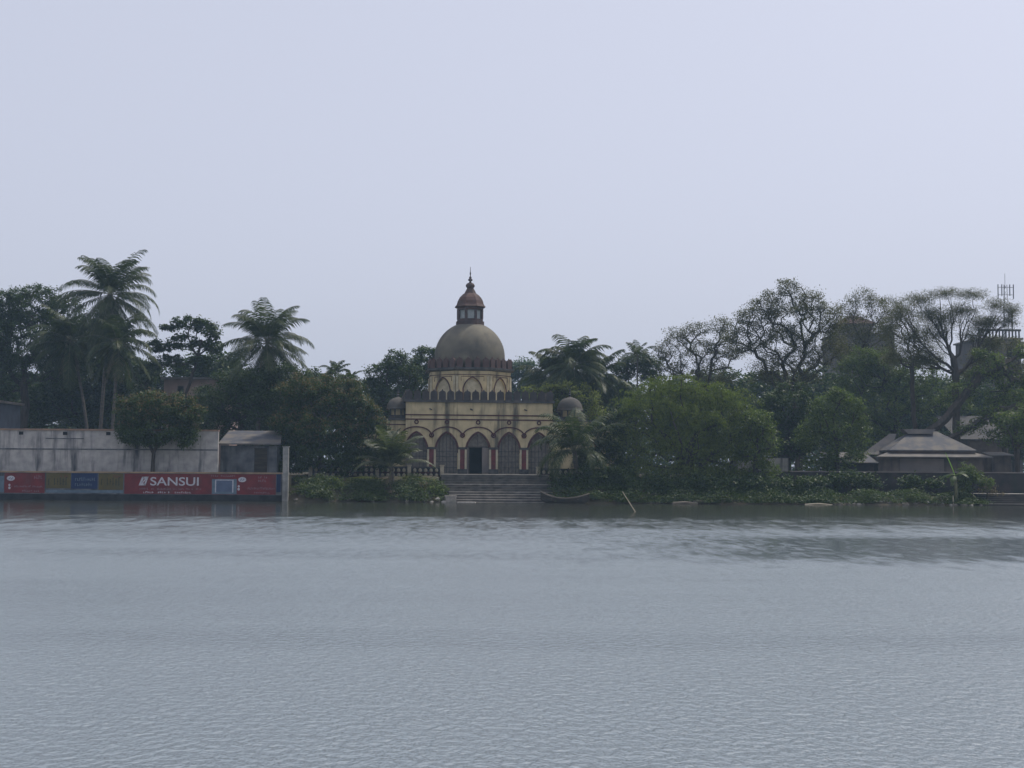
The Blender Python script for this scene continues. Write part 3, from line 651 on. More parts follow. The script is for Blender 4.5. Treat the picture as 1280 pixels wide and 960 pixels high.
for cx, par in ((302.8, P_red), (13.5, P_left)):
    ov = oval(cx, 598.8, 5, 3.2, 'ad_white', par, 0.010 if par is P_red else 0.010); 
    mb = MB(); mb.ribbon([(lx(cx - 2.5), az(600)), (lx(cx - 0.5), az(597.5)), (lx(cx + 0.5), az(600.2)), (lx(cx + 2.5), az(597.6))], 0.05, -0.014, -0.009); mb.build('oval_scrawl', M['ad_screen'], ov)
    oval(cx - 4.3 if par is P_red else 12, 607.2, 1.3, 1.5, 'ad_white', par, 0.010, 'small_mark'); oval(cx - 4.3 if par is P_red else 12, 610.8, 1.5, 1.7, 'ad_white', par, 0.010, 'small_mark')
pp = at(357, 600, 109.9)
mb = MB(); zt = at(357, 559, 109.9).z; mb.box(-0.21, 0.21, -0.21, 0.21, -1.3, zt); mb.box(-0.25, 0.25, -0.25, 0.25, zt + 0.003, zt + 0.07)
tag(mb.build('concrete_post', M['concrete'], loc=(pp.x, pp.y, 0)), 'tall grey concrete post ending the advert wall', 'post')

# white compound wall
WY = 113.0; wz = lambda py: at(140, py, WY).z; wx = lambda px: at(px, 560, WY).x
cw = thing('compound_wall', 'streaky whitewashed compound wall rising behind the painted adverts', 'wall', (wx(140), WY, 2.0)); o0 = wx(140)
mb = MB(); zt = wz(538.5) - 2.0; mb.box(wx(-460) - o0, wx(272.5) - o0, 0, 0.35, -0.3, zt); mb.build('wall', M['whitewash'], cw)
mb = MB(); mb.box(wx(-460) - o0, wx(273) - o0, -0.08, 0.43, zt + 0.003, zt + 0.14); mb.build('coping', M['coping'], cw)
mb = MB(); mb.box(wx(-460) - o0, wx(272) - o0, -0.035, 0.002, wz(562.5) - 2, wz(561) - 2); mb.build('ledge', M['damp'], cw)
for px in (26, 81, 135):
    mb = MB(); x = wx(px) - o0; mb.box(x - 0.17, x + 0.17, -0.04, 0.002, wz(544) - 2, wz(540) - 2); mb.build('drain_hole', M['black'], cw)
for px in (65, 105, 148, 224, 246):
    mb = MB(); x = wx(px) - o0; mb.box(x - 0.05, x + 0.05, -0.03, 0.002, -0.2, wz(546) - 2); mb.build('wall_rib', M['whitewash'], cw)
mb = MB(); x0, x1 = wx(57) - o0, wx(105) - o0; mb.box(x0, x1, -0.03, 0.002, wz(549) - 2, wz(548) - 2); mb.build('pipe', M['damp'], cw)

def gable(mb, x0, x1, y0, y1, ze, zr, over=0.3, th=0.08):
    ym = (y0 + y1) / 2
    for a, b in ((y0 - over, ym), (y1 + over, ym)):
        vs = [(x0 - over, a, ze), (x1 + over, a, ze), (x1 + over, b, zr), (x0 - over, b, zr)]
        vs += [(p[0], p[1], p[2] + th) for p in vs]
        mb.add(vs, [(0, 1, 2, 3), (7, 6, 5, 4), (0, 4, 5, 1), (1, 5, 6, 2), (2, 6, 7, 3), (3, 7, 4, 0)])
def hip(mb, x0, x1, y0, y1, ze, zr, inset):
    ym = (y0 + y1) / 2
    v = [(x0, y0, ze), (x1, y0, ze), (x1, y1, ze), (x0, y1, ze), (x0 + inset, ym, zr), (x1 - inset, ym, zr)]
    v += [(p[0], p[1], p[2] - 0.1) for p in v[:4]]
    mb.add(v, [(0, 1, 5, 4), (1, 2, 5), (2, 3, 4, 5), (3, 0, 4), (6, 7, 1, 0), (7, 8, 2, 1), (8, 9, 3, 2), (9, 6, 0, 3), (9, 8, 7, 6)])

# shed beside the white wall
HY = 114.5; p = at(312, 588, HY); hx = lambda px: at(px, 570, HY).x - p.x; hzz = lambda py: at(312, py, HY).z - 2.0
shed = thing('shed', 'low shed with sloping tin roof at the end of the white wall', 'shed', (p.x, HY, 2.0))
mb = MB(); mb.box(hx(275.5), hx(346), 0, 3.0, 0, hzz(557)); mb.build('wall', M['damp'], shed)
mb = MB(); vs = [(hx(274), -0.55, hzz(554.5)), (hx(352), -0.55, hzz(554.5)), (hx(344), 3.2, hzz(537)), (hx(276), 3.2, hzz(537))]; vs += [(a, b, c - 0.1) for a, b, c in vs]
mb.add(vs, [(0, 1, 2, 3), (7, 6, 5, 4), (4, 5, 1, 0), (5, 6, 2, 1), (6, 7, 3, 2), (7, 4, 0, 3)]); mb.build('roof', M['tin'], shed)
mb = MB(); mb.box(hx(318), hx(334), -0.03, 0.002, 0.1, hzz(560)); mb.build('door', M['wood'], shed)

def block_house(name, label, px0, px1, pyt, Y, depth, wm, cm, wins=(), wn='window'):
    a, b = at(px0, pyt, Y), at(px1, pyt, Y); w = b.x - a.x; h = a.z - 2.0
    root = thing(name, label, 'house', (a.x, Y, 2.0))
    mb = MB(); mb.box(0, w, 0, depth, 0, h); mb.build('wall', M[wm], root)
    mb = MB(); mb.box(-0.3, w + 0.3, -0.3, depth + 0.3, h + 0.003, h + 0.22); mb.build('roof', M[cm], root)
    for (x0, x1, y0, y1, m) in wins:
        xa, xb = at(x0, y0, Y), at(x1, y1, Y); mb = MB(); mb.box(xa.x - a.x, xb.x - a.x, -0.03, 0.002, xb.z - 2, xa.z - 2); f = mb.build(wn, M[m], root)
        mb = MB(); mb.box(xa.x - a.x + 0.08, xb.x - a.x - 0.08, -0.045, -0.032, xb.z - 2 + 0.08, xa.z - 2 - 0.08); mb.build('pane', M['black'], f)
    return root, w, h
block_house('house', 'pinkish flat roofed house showing between the trees above the white wall', 205, 288, 474, 146, 7, 'pink_wall', 'tin_pale', ((222, 230, 482, 497, 'house_grey'), (250, 258, 482, 497, 'house_grey')))
block_house('house', 'small blue grey house at the left edge behind the white wall', -70, -3, 503, 128, 6, 'blue_wall', 'house_grey', ((-30, -16, 508, 522, 'tin_pale'),))

# ------------------------------------------------------------------ right bank buildings
RY = 115.6; p = at(1160, 600, RY)
rw = thing('retaining_wall', 'dark mossy brick retaining wall along the right bank', 'wall', (p.x, RY, 0)); rx = lambda px: at(px, 600, RY).x - p.x; rz_ = lambda py: at(1160, py, RY).z
mb = MB(); mb.box(rx(930), rx(1480), 0, 0.4, 0.2, rz_(591)); mb.build('wall', M['brick'], rw)
mb = MB(); mb.box(rx(930), rx(1480), -0.05, 0.45, rz_(591) + 0.003, rz_(589.5)); mb.build('coping', M['house_grey'], rw)
p = at(962, 588, 121)
ww = thing('wall_stub', 'short pale plastered wall end showing under the right trees', 'wall', (p.x, 121, 2.0)); q = F / 121
mb = MB(); h = at(962, 572.5, 121).z - 2; mb.box(-50 / q, 23.5 / q, 0, 0.3, -0.3, h); mb.build('wall', M['whitewash'], ww)
mb = MB(); mb.box(-50 / q, 25 / q, -0.05, 0.35, h + 0.003, h + 0.1); mb.build('coping', M['dark_stone'], ww)
# hipped house
HY = 119.0; p = at(1160, 590, HY); q = F / HY; hz2 = lambda py: at(1160, py, HY).z - 2.0; hx = lambda px: (px - 1160) / q
hut = thing('hip_roofed_hut', 'low hut with patchy hipped roof on the right bank', 'hut', (p.x, HY, 2.0))
mb = MB(); mb.box(hx(1098), hx(1228), 0, 5.5, -0.3, hz2(571)); mb.build('wall', M['house_wall'], hut)
mb = MB(); mb.box(hx(1125), hx(1180), -0.05, 0.002, -0.2, hz2(573.5)); mb.build('wall_panel', M['house_grey'], hut)
mb = MB(); vs = [(hx(1092), -0.9, hz2(571)), (hx(1238), -0.9, hz2(571)), (hx(1222), 0.6, hz2(565.5)), (hx(1112), 0.6, hz2(565.5))]; vs += [(a, b, c - 0.07) for a, b, c in vs]
mb.add(vs, [(0, 1, 2, 3), (7, 6, 5, 4), (4, 5, 1, 0), (5, 6, 2, 1), (6, 7, 3, 2), (7, 4, 0, 3)]); mb.build('porch_roof', M['tin_pale'], hut)
mb = MB(); mb.box(hx(1118), hx(1218), 0.4, 5.0, hz2(571), hz2(561.5)); mb.build('clerestory', M['rust_tin'], hut)
mb = MB(); hip(mb, hx(1113), hx(1222), 0.1, 5.3, hz2(562.5), hz2(538), 2.6); rf = mb.build('roof', M['tin'], hut)
mb = MB(); v0 = [(hx(1138), 2.5, hz2(535.5)), (hx(1180), 2.5, hz2(535.5)), (hx(1174), 2.7, hz2(541.5)), (hx(1144), 2.7, hz2(541.5))]
mb.add([(a, 2.15 if c > hz2(540) else 2.0, c) for a, b, c in v0] + [(a, 3.25 if c > hz2(540) else 3.4, c) for a, b, c in v0], [(3, 2, 1, 0), (4, 5, 6, 7), (0, 1, 5, 4), (1, 2, 6, 5), (2, 3, 7, 6), (3, 0, 4, 7)])
mb.build('ridge_vent', M['tin_pale'], rf)
mb = MB(); vs = [(hx(1088), 3.0, hz2(568)), (hx(1125), 3.0, hz2(568)), (hx(1146), 6.2, hz2(540)), (hx(1137), 6.2, hz2(540))]; vs += [(a, b + 0.3, c - 0.1) for a, b, c in vs]
mb.add(vs, [(0, 1, 2, 3), (7, 6, 5, 4), (4, 5, 1, 0), (5, 6, 2, 1), (6, 7, 3, 2), (7, 4, 0, 3)]); mb.build('side_roof', M['tin_pale'], hut)
def lean_to(name, label, px0, px1, pye, pyr, Y, wm, rm, pyb=592, dep=4.0):
    p = at((px0 + px1) / 2, pye, Y); q = F / Y; w = (px1 - px0) / q / 2; ze = p.z - 2.0; zr = at((px0 + px1) / 2, pyr, Y + dep).z - 2.0
    root = thing(name, label, 'shed', (p.x, Y, 2.0))
    mb = MB(); mb.box(-w, w, 0.4, dep, -0.3, ze - 0.08); mb.build('wall', M[wm], root)
    mb = MB(); vs = [(-w - 0.3, 0, ze), (w + 0.3, 0, ze), (w + 0.1, dep + 0.2, zr), (-w - 0.1, dep + 0.2, zr)]; vs += [(a, b, c - 0.07) for a, b, c in vs]
    mb.add(vs, [(0, 1, 2, 3), (7, 6, 5, 4), (4, 5, 1, 0), (5, 6, 2, 1), (6, 7, 3, 2), (7, 4, 0, 3)]); mb.build('roof', M[rm], root)
    return root
lean_to('lean_to_shed', 'dark walled lean to shed left of the hip roofed hut', 1040, 1094, 578, 565, 118.6, 'brick', 'tin')
lean_to('lean_to_shed', 'small shed with pale roof strip right of the hip roofed hut', 1242, 1266, 569, 565, 121, 'house_wall', 'tin_pale', dep=2.5)
lean_to('tin_roofed_house', 'larger house with grey sloping roof half hidden behind the hip roofed hut', 1200, 1262, 549, 520, 133, 'house_wall', 'dark_tin', dep=7)
# right ghat
p = at(1262, 630, 110.6)
gs = thing('brick_steps', 'short flight of dark brick steps at the right edge of the bank', 'steps', (p.x, 110.6, 0))
for k in range(6):
    mb = MB(); mb.box(-2.0 + 0.03 * k, 6, 0.35 * k, 0.35 * k + 0.6 if k < 5 else 5.0, -0.4, 0.10 + 0.15 * k); st = mb.build('step', M['brick'], gs)
    q_ = MB(); q_.box(-2.02 + 0.03 * k, 6, 0.35 * k - 0.03, 0.35 * k + (0.34 if k < 5 else 3.2), 0.103 + 0.15 * k, 0.13 + 0.15 * k); q_.build('tread', M['step'] if k in (0, 5) else M['riser'], st)
# town buildings far behind
def tower(name, label, px0, px1, pyt, Y, wm, rail=True, rows=4):
    a, b = at(px0, pyt, Y), at(px1, pyt, Y); w = b.x - a.x; h = a.z - 2.0
    root = thing(name, label, 'building', (a.x, Y, 2.0))
    mb = MB(); mb.box(0, w, 0, 9, 0, h); mb.build('wall', M[wm], root)
    mb = MB(); mb.box(-0.25, w + 0.25, -0.25, 9.25, h + 0.003, h + 0.2); mb.build('roof', M['house_grey'], root)
    nwin = max(2, int(w / 2.6))
    for r_ in range(rows):
        for c_ in range(nwin):
            x = w * (c_ + 0.5) / nwin; z = h - 1.2 - r_ * 3.2
            if z < 1.5: continue
            mb = MB(); mb.box(x - 0.6, x + 0.6, -0.06, 0.003, z - 1.5, z); f = mb.build('window', M['house_grey'], root)
            mb = MB(); mb.box(x - 0.5, x + 0.5, -0.08, -0.062, z - 1.4, z - 0.1); mb.build('pane', M['black'], f)
    if rail:
        mb = MB()
        for k in range(int(w / 0.42)): mb.box(0.2 + k * 0.42, 0.36 + k * 0.42, -0.1, 0.05, h + 0.2, h + 1.05)
        mb.box(0, w, -0.14, 0.09, h + 1.05, h + 1.3); mb.build('roof_railing', M['dark_stone'], root)
    return root, w, h
tr, w, h = tower('apartment_building', 'tall grey building with roof railing behind the spreading bare tree', 1222, 1276, 424, 180, 'tower_wall')
mb = MB(); 
for k in range(9): mb.box(w + 0.01, w + 0.4, -0.25, 0.2, h - 1 - k * 1.4, h - 0.3 - k * 1.4)
mb.build('balcony_edge', M['tin_pale'], tr)
mb = MB(); mb.tube([(w - 0.9, 0.5, h + 0.2), (w - 0.9, 0.5, h + 3.5)], 0.1, 6); mb.build('roof_pole', M['steel'], tr)
t2, w, h = tower('apartment_building', 'brown building with a small peaked roof room hidden among the right trees', 1046, 1118, 418, 190, 'tower_wall', rail=False)
mb = MB(); mb.box(0.8, 5.0, 1, 5, h + 0.2, h + 1.6); rr = mb.build('roof_room', M['house_wall'], t2)
mb = MB(); hip(mb, 0.2, 5.6, 0.4, 5.6, h + 1.6, h + 2.9, 2.2); mb.build('peaked_roof', M['maroon'], rr)
mb = MB()
for k in range(8): mb.box(5.3 + k * 0.3, 5.4 + k * 0.3, -0.05, 0.05, h + 0.2, h + 1.1)
mb.box(5.2, 7.7, -0.08, 0.08, h + 1.1, h + 1.2); mb.build('roof_railing', M['dark_stone'], t2)
mp_ = at(1257, 410, 185)
mast = thing('phone_mast', 'thin steel phone mast with panel antennas on the far right roof', 'mast', (mp_.x, 185, at(1257, 424, 185).z))
H = at(1257, 356, 185).z - at(1257, 424, 185).z
mb = MB()
for sx, sy in ((-0.35, -0.3), (0.35, -0.3), (0, 0.35)): mb.tube([(sx, sy, 0), (sx * 0.6, sy * 0.6, H)], 0.03, 5)
for k in range(10):
    z = H * k / 10; f = 1 - 0.4 * k / 10; mb.tube([(-0.35 * f, -0.3 * f, z), (0.35 * f, -0.3 * f, z + H / 10)], 0.018, 4); mb.tube([(0.35 * f, -0.3 * f, z), (0, 0.35 * f, z + H / 10)], 0.018, 4); mb.tube([(0, 0.35 * f, z), (-0.35 * f, -0.3 * f, z + H / 10)], 0.018, 4)
mb.build('lattice_mast', M['steel'], mast)
mb = MB(); mb.tube([(0, 0, H - 0.5), (0, 0, H + 1.5)], 0.03, 5); mb.build('lightning_rod', M['steel'], mast)
for sx in (-1.05, -0.55, 0.5, 0.98):
    mb = MB(); mb.box(sx - 0.055, sx + 0.055, -0.4, -0.3, H - 1.9 + (0.4 if abs(sx) < 0.9 else 0), H); an = mb.build('panel_antenna', M['steel'], mast)
mb = MB(); mb.box(-1.05, 1.05, -0.28, -0.22, H - 0.4, H - 0.34); mb.box(-1.05, 1.05, -0.28, -0.22, H - 1.4, H - 1.34); mb.build('antenna_arm', M['steel'], mast)

# ------------------------------------------------------------------ vegetation
SPEC = {  # leaf length, width, cluster radius, leaves per tip, droop, material
 'dark': (0.26, 0.13, 0.55, 64, 0.1, 'dark'), 'mid': (0.24, 0.11, 0.55, 52, 0.1, 'mid'), 'light': (0.24, 0.13, 0.5, 44, 0.1, 'light'),
 'almond': (0.30, 0.17, 0.42, 44, 0.0, 'dark'), 'sparse': (0.18, 0.085, 0.58, 44, 0.1, 'olive'), 'bare': (0.13, 0.05, 0.42, 9, 0.1, 'olive'),
 'feather': (0.22, 0.06, 0.6, 120, 0.5, 'feather'), 'far': (0.38, 0.24, 0.8, 50, 0.1, 'blue'), 'mango': (0.28, 0.10, 0.46, 76, 0.35, 'dark'),
 'fill': (0.48, 0.28, 0.9, 46, 0.1, 'dark'), 'bush': (0.17, 0.09, 0.30, 50, 0.1, 'mid'), 'creeper': (0.16, 0.10, 0.22, 30, 0.0, 'creeper'), 'drybush': (0.16, 0.03, 0.28, 30, 0.3, 'dry'),
}
def leaves(rg, C, L, Wd, droop):
    n = len(C)
    nr = rg.normal(size=(n, 3)); nr[:, 2] = np.abs(nr[:, 2]) + 0.75; nr /= np.linalg.norm(nr, axis=1)[:, None]   # blades tend to face the sky
    d = rg.normal(size=(n, 3)); d[:, 2] -= droop * 2.2; d = d - (1 - 0.9 * min(1, droop * 2)) * (d * nr).sum(1)[:, None] * nr; d /= np.linalg.norm(d, axis=1)[:, None] + 1e-9
    s = np.cross(d, nr); s /= np.linalg.norm(s, axis=1)[:, None] + 1e-9
    l = L * rg.uniform(0.65, 1.25, n)[:, None]; w = Wd * rg.uniform(0.7, 1.2, n)[:, None]
    V = np.empty((n, 4, 3)); V[:, 0] = C - d * l * 0.5; V[:, 1] = C + s * w * 0.5 - d * l * 0.06; V[:, 2] = C + d * l * 0.5; V[:, 3] = C - s * w * 0.5 - d * l * 0.06
    return V.reshape(-1, 3)
def grow(rg, trunk, pts, bf, wob, step):
    """joins attractor points to the trunk as a balanced tree; returns node positions and parents"""
    P = [np.array(p, float) for p in trunk]; par = [-1] + list(range(len(P) - 1)); path = [0.0]
    for i in range(1, len(P)): path.append(path[-1] + np.linalg.norm(P[i] - P[i - 1]))
    n = len(pts); best = np.full(n, 1e9); bn = np.zeros(n, int)
    def consider(idx):
        nonlocal best, bn
        d = np.linalg.norm(pts - P[idx], axis=1); c = d + bf * path[idx] + (2.0 * np.maximum(0, P[idx][2] - pts[:, 2] - 0.3 * d))
        m = c < best; best[m] = c[m]; bn[m] = idx
    k0 = max(1, len(P) - 2)
    for i in range(k0, len(P)): consider(i)
    todo = np.ones(n, bool); tips = []
    for _ in range(n):
        j = int(np.argmin(np.where(todo, best, 1e12))); todo[j] = False
        a = bn[j]; A = P[a]; B = pts[j]; D = np.linalg.norm(B - A); m = max(1, int(D / step)); prev = a
        for k in range(1, m + 1):
            t = k / m; q = A + (B - A) * t
            if k < m:
                q = q + rg.normal(size=3) * wob * D / m; q[2] += 0.10 * D * math.sin(math.pi * t)
            P.append(q); par.append(prev); path.append(path[prev] + np.linalg.norm(q - P[prev])); prev = len(P) - 1; consider(prev)
        tips.append(prev)
    return np.array(P), par, tips
def frusta(P, par, rad, rmin, n=5):
    A = []; 
    idx = [i for i in range(len(P)) if par[i] >= 0 and rad[i] >= rmin]
    if not idx: return np.zeros((0, 3))
    i = np.array(idx); p = np.array([par[k] for k in idx]); a = P[p]; b = P[i]; t = b - a; t /= np.linalg.norm(t, axis=1)[:, None] + 1e-9
    h = np.where(np.abs(t[:, 2:3]) < 0.9, np.array([[0, 0, 1.0]]), np.array([[1.0, 0, 0]])); x = np.cross(t, h); x /= np.linalg.norm(x, axis=1)[:, None]; y = np.cross(t, x)
    rb = rad[i][:, None]; ra = np.minimum(rad[p], rad[i] * 1.6)[:, None]
    a = a - t * ra * 0.2
    out = []
    for k in range(n):
        q0, q1 = 2 * math.pi * k / n, 2 * math.pi * (k + 1) / n
        e0 = x * math.cos(q0) + y * math.sin(q0); e1 = x * math.cos(q1) + y * math.sin(q1)
        out.append(np.stack([a + e0 * ra, b + e0 * rb, b + e1 * rb, a + e1 * ra], axis=1))
    return np.concatenate(out).reshape(-1, 3)
_seed = [100]
def tree(name, label, Y, base, trunk, lobes, spec, R0=0.25, dens=1.0, bark='bark', cat='tree', group=None, blossom=False, bf=0.25, wob=0.16, rmin=0.02, dep=1.0, leafmul=1.0, step=0.7, shell=0.45, ex=2.2):
    _seed[0] += 1; rg = np.random.default_rng(_seed[0]); q = F / Y
    L_, W_, rc, per, droop, mk = SPEC[spec]
    b = at(base, 600, Y); z0 = ground(b.x, Y); 
    pts = []
    for lb in lobes:
        cx, cy, rx, ry = lb[:4]; dy = lb[4] if len(lb) > 4 else 0
        c = np.array(at(cx, cy, Y + dy)); r = np.array([rx / q, 0.5 * (rx + ry) / q * dep, ry / q]); r = np.maximum(r, 0.25)
        r2 = np.maximum(r - rc * 0.55, 0.15)
        n = max(6, int(dens * 7.5 * (r[0] * r[1] * r[2]) ** (2 / 3) / max(rc, 0.25) ** 1.1))
        d = rg.normal(size=(n, 3)); d /= np.linalg.norm(d, axis=1)[:, None]
        jt = (0.68, 1.32) if spec == 'feather' else (0.80, 1.14)
        pts.append(c + d * r2 * (shell + (1 - shell) * rg.random((n, 1)) ** 0.6) * rg.uniform(*jt, (n, 1)))
    pts = np.concatenate(pts)
    root = thing(name, label, cat, (b.x, Y, z0), 0, group); o = np.array((b.x, Y, z0))
    tr = [np.array((b.x, Y, z0 - 0.2))] + [np.array(at(t[0], t[1], Y + (t[2] if len(t) > 2 else 0))) for t in trunk]
    pl = [tr[0]]
    for a, c in zip(tr, tr[1:]):
        m = max(1, int(np.linalg.norm(c - a) / 0.9))
        for k in range(1, m + 1): pl.append(a + (c - a) * k / m + rg.normal(size=3) * 0.06 * (k < m))
    P, par, tips = grow(rg, pl, pts, bf, wob, step)
    cnt = np.zeros(len(P)); cnt[tips] = 1
    acc = cnt.copy()
    for i in range(len(P) - 1, 0, -1):
        acc[par[i]] += acc[i] if acc[i] > 0 else 1e-3
    rad = R0 * (np.maximum(acc, 0.5) / max(1, acc[0])) ** (1 / ex)
    for i in range(len(pl)): rad[i] = max(rad[i], R0 * (1.15 - 0.3 * i / len(pl)))
    rad = np.maximum(rad, 0.012)
    T = frusta(P, par, rad, rmin)
    np_mesh('trunk', T - o, 4, M[bark], root)
    tp = P[np.array(tips)]; k = max(1, int(per * leafmul))
    if mk == 'feather':      # drooping sprays
        ns = 5; kk = max(1, k // ns); A = np.repeat(tp, ns, axis=0); m_ = len(A); an = rg.uniform(0, 6.283, m_); ln = rg.uniform(0.5, 2.1, m_)
        H = np.stack([np.cos(an), np.sin(an), rg.uniform(0.1, 0.9, m_)], 1) * ln[:, None]
        A = np.repeat(A, kk, axis=0); H = np.repeat(H, kk, axis=0); t = rg.random(len(A))[:, None]
        C = A + H * t - np.array([0, 0, 1.0]) * (t ** 2) * np.linalg.norm(H, axis=1)[:, None] * 0.85 + rg.normal(size=A.shape) * 0.07
    else:
        sz = rg.uniform(0.6, 1.25, len(tp))
        C = np.repeat(tp, k, axis=0) + rg.normal(size=(len(tp) * k, 3)) * rc * np.array([0.52, 0.52, 0.34]) * np.repeat(sz, k)[:, None]
    np_mesh('crown', leaves(rg, C, L_, W_, droop) - o, 4, G[mk], root)
    if blossom:
        zc = tp[:, 2]; sel = tp[zc > np.quantile(zc, 0.3)]; C = np.repeat(sel, 26, axis=0) + rg.normal(size=(len(sel) * 26, 3)) * rc * np.array([0.5, 0.5, 0.3]) + np.array([0, 0, rc * 0.45])
        np_mesh('blossom', leaves(rg, C, 0.20, 0.08, -0.4) - o, 4, G['rust'], root)
    return root

def frond(rg, az_, el, L, droop, m, parent, leaf=0.75, base=(0, 0, 0), width=0.06, n=26, name='frond', rachis_r=0.03, hang=0.6, rm=None):
    """one feather leaf: arching stalk with two rows of hanging leaflets"""
    N = 12; p = Vector(base); e = el; pts = [p.copy()]; h = Vector((math.cos(az_), math.sin(az_), 0)); sd = Vector((-math.sin(az_), math.cos(az_), 0)); tw = rg.uniform(-0.25, 0.25)
    for i in range(N):
        e -= droop / N * (0.25 + 1.9 * (i / N) ** 1.4); h2 = (h + sd * tw * i / N).normalized()
        p = p + (h2 * math.cos(e) + Vector((0, 0, 1)) * math.sin(e)) * L / N; pts.append(p.copy())
    mb = MB(); vs = []; fs = []
    for i in range(n):
        t = 0.14 + 0.86 * (i + 0.5) / n; k = min(N - 1, int(t * N)); f = t * N - k; a = pts[k].lerp(pts[k + 1], f); d = (pts[k + 1] - pts[k]).normalized()
        ll = leaf * (math.sin(math.pi * min(1, 0.12 + 0.80 * t)) ** 0.7) * rg.uniform(0.85, 1.12)
        up = sd.cross(d).normalized() * (-1 if sd.cross(d).z < 0 else 1)
        for s in (-1, 1):
            o1 = (sd * s * 0.8 + d * 0.55 + up * 0.15 - Vector((0, 0, hang * rg.uniform(0.5, 1.1)))).normalized(); o2 = (o1 - Vector((0, 0, hang * 1.2))).normalized()
            w = d * width * 0.5; m1 = a + o1 * ll * 0.5; e1 = m1 + o2 * ll * 0.5
            b = len(vs); vs += [a - w * 0.6, a + w * 0.6, m1 + w, m1 - w, e1]; fs += [(b, b + 1, b + 2, b + 3), (b + 3, b + 2, b + 4)]
    mb.add(vs, fs); o = mb.build(name, G[m], parent)
    q = MB(); q.tube(pts, [rachis_r * (1 - 0.85 * i / N) for i in range(N + 1)], 5); q.build('midrib', rm or M['rachis'], o)
    return o
def palm(name, label, Y, base, crown, L, nf, m='palm', R0=0.16, up=R(84), low=R(-55), dead=4, leaf=1.25, nuts=True, group=None, droop=1.35, mid=None, trunk=True, cat='palm tree', n=36, azs=None, width=0.10, hang=0.6):
    _seed[0] += 1; rg = random.Random(_seed[0]); b = at(base, 600, Y); z0 = ground(b.x, Y); c = at(crown[0], crown[1], Y) - Vector((b.x, Y, z0))
    root = thing(name, label, cat, (b.x, Y, z0), 0, group)
    if trunk:
        k = 9; pts = [Vector((c.x * (i / k) ** 1.5, 0.3 * math.sin(i / k * 2), -0.2 + (c.z + 0.2) * i / k)) for i in range(k + 1)]; pts[-1] = c.copy()
        mb = MB(); mb.tube(pts, [R0 * (1.35 if i == 0 else 1.0 - 0.25 * i / k) for i in range(k + 1)], 9); mb.build('trunk', M['palm_trunk'], root, smooth=True)
    for i in range(nf):
        t = i / (nf - 1); az_ = i * 2.39996 + rg.uniform(-0.55, 0.55) if azs is None else R(azs[i % len(azs)]) + rg.uniform(-0.1, 0.1)
        el = up + (low - up) * t ** 1.0 + rg.uniform(-0.22, 0.22)
        frond(rg, az_, el, L * rg.uniform(0.78, 1.08) * (0.8 if t < 0.1 else 1), droop * rg.uniform(0.7, 1.4) * (0.85 + 0.45 * t if el > 0 else 0.5), m, root, leaf, c, n=n, width=width, hang=hang)
    for i in range(dead):
        frond(rg, rg.uniform(0, 6.28), R(-68) + rg.uniform(-0.15, 0.15), L * rg.uniform(0.6, 0.85), 0.25, 'dry', root, leaf * 0.7, c - Vector((0, 0, 0.25)), n=18, name='dead_frond')
    if nuts:
        mb = MB()
        for i in range(12):
            a = rg.uniform(0, 6.28); p = c + Vector((0.38 * math.cos(a), 0.38 * math.sin(a), -0.35 - rg.uniform(0, 0.4))); s = MB(); mb.lathe([(0.02, p.z - 0.14), (0.11, p.z - 0.08), (0.13, p.z), (0.09, p.z + 0.1), (0.02, p.z + 0.13)], 7, p.x, p.y)
        mb.build('coconut_bunch', M['fruit'], root, smooth=True)
    return root

BT = 'trees behind the far bank'
# --- left group
tree('broadleaf_tree', 'big dark broadleaf tree at the far left behind the white wall', 142, 28, [(30, 520), (32, 470)], [(45, 382, 42, 30), (80, 395, 32, 34), (8, 385, 26, 28), (-18, 420, 42, 50), (30, 430, 52, 42), (75, 450, 45, 42), (-5, 475, 45, 40), (105, 425, 34, 30)], 'dark', 0.42)
tree('broadleaf_tree', 'dark thicket tree behind the tall coconut palm', 150, 110, [(112, 530)], [(100, 470, 46, 40), (150, 470, 36, 44), (125, 440, 36, 30), (60, 505, 45, 32), (120, 520, 48, 22)], 'fill', 0.3)
palm('coconut_palm', 'tallest coconut palm rising over the white wall', 134, 122, (138, 368), 5.8, 64, R0=0.19, low=R(-75), dead=9)
palm('coconut_palm', 'lower leaning coconut palm left of the tallest palm', 137, 112, (88, 425), 4.8, 40, low=R(-65), dead=6)
palm('coconut_palm', 'slim coconut palm just right of the tallest palm trunk', 131, 137, (147, 428), 4.4, 28, low=R(-70), dead=6)
tree('almond_tree', 'layered open tree with flat sprays of leaves between two coconut palms', 139, 226, [(233, 490), (247, 445), (252, 425)], [(238, 404, 24, 11), (262, 412, 20, 12), (212, 410, 14, 8), (200, 433, 20, 12), (230, 428, 22, 12), (268, 432, 18, 14), (190, 458, 16, 16), (215, 452, 18, 12), (252, 452, 18, 12)], 'almond', 0.16, 1.0)
tree('broadleaf_tree', 'dark tree filling the gap behind the pinkish house', 160, 235, [(235, 520)], [(190, 478, 26, 34), (240, 462, 32, 22), (280, 470, 36, 36), (235, 500, 50, 22)], 'fill', 0.28)
tree('broadleaf_tree', 'dark tree screening the front of the pinkish house', 141, 262, [(260, 540)], [(225, 508, 26, 20), (262, 498, 24, 22), (292, 478, 22, 26), (200, 512, 20, 18), (245, 520, 40, 18), (178, 470, 20, 24)], 'dark', 0.2)
tree('broadleaf_tree', 'dense dark tree under the skirt of the second coconut palm', 131, 300, [(300, 540)], [(285, 500, 36, 40), (330, 495, 40, 42), (270, 530, 30, 24), (345, 525, 32, 30)], 'dark', 0.28)
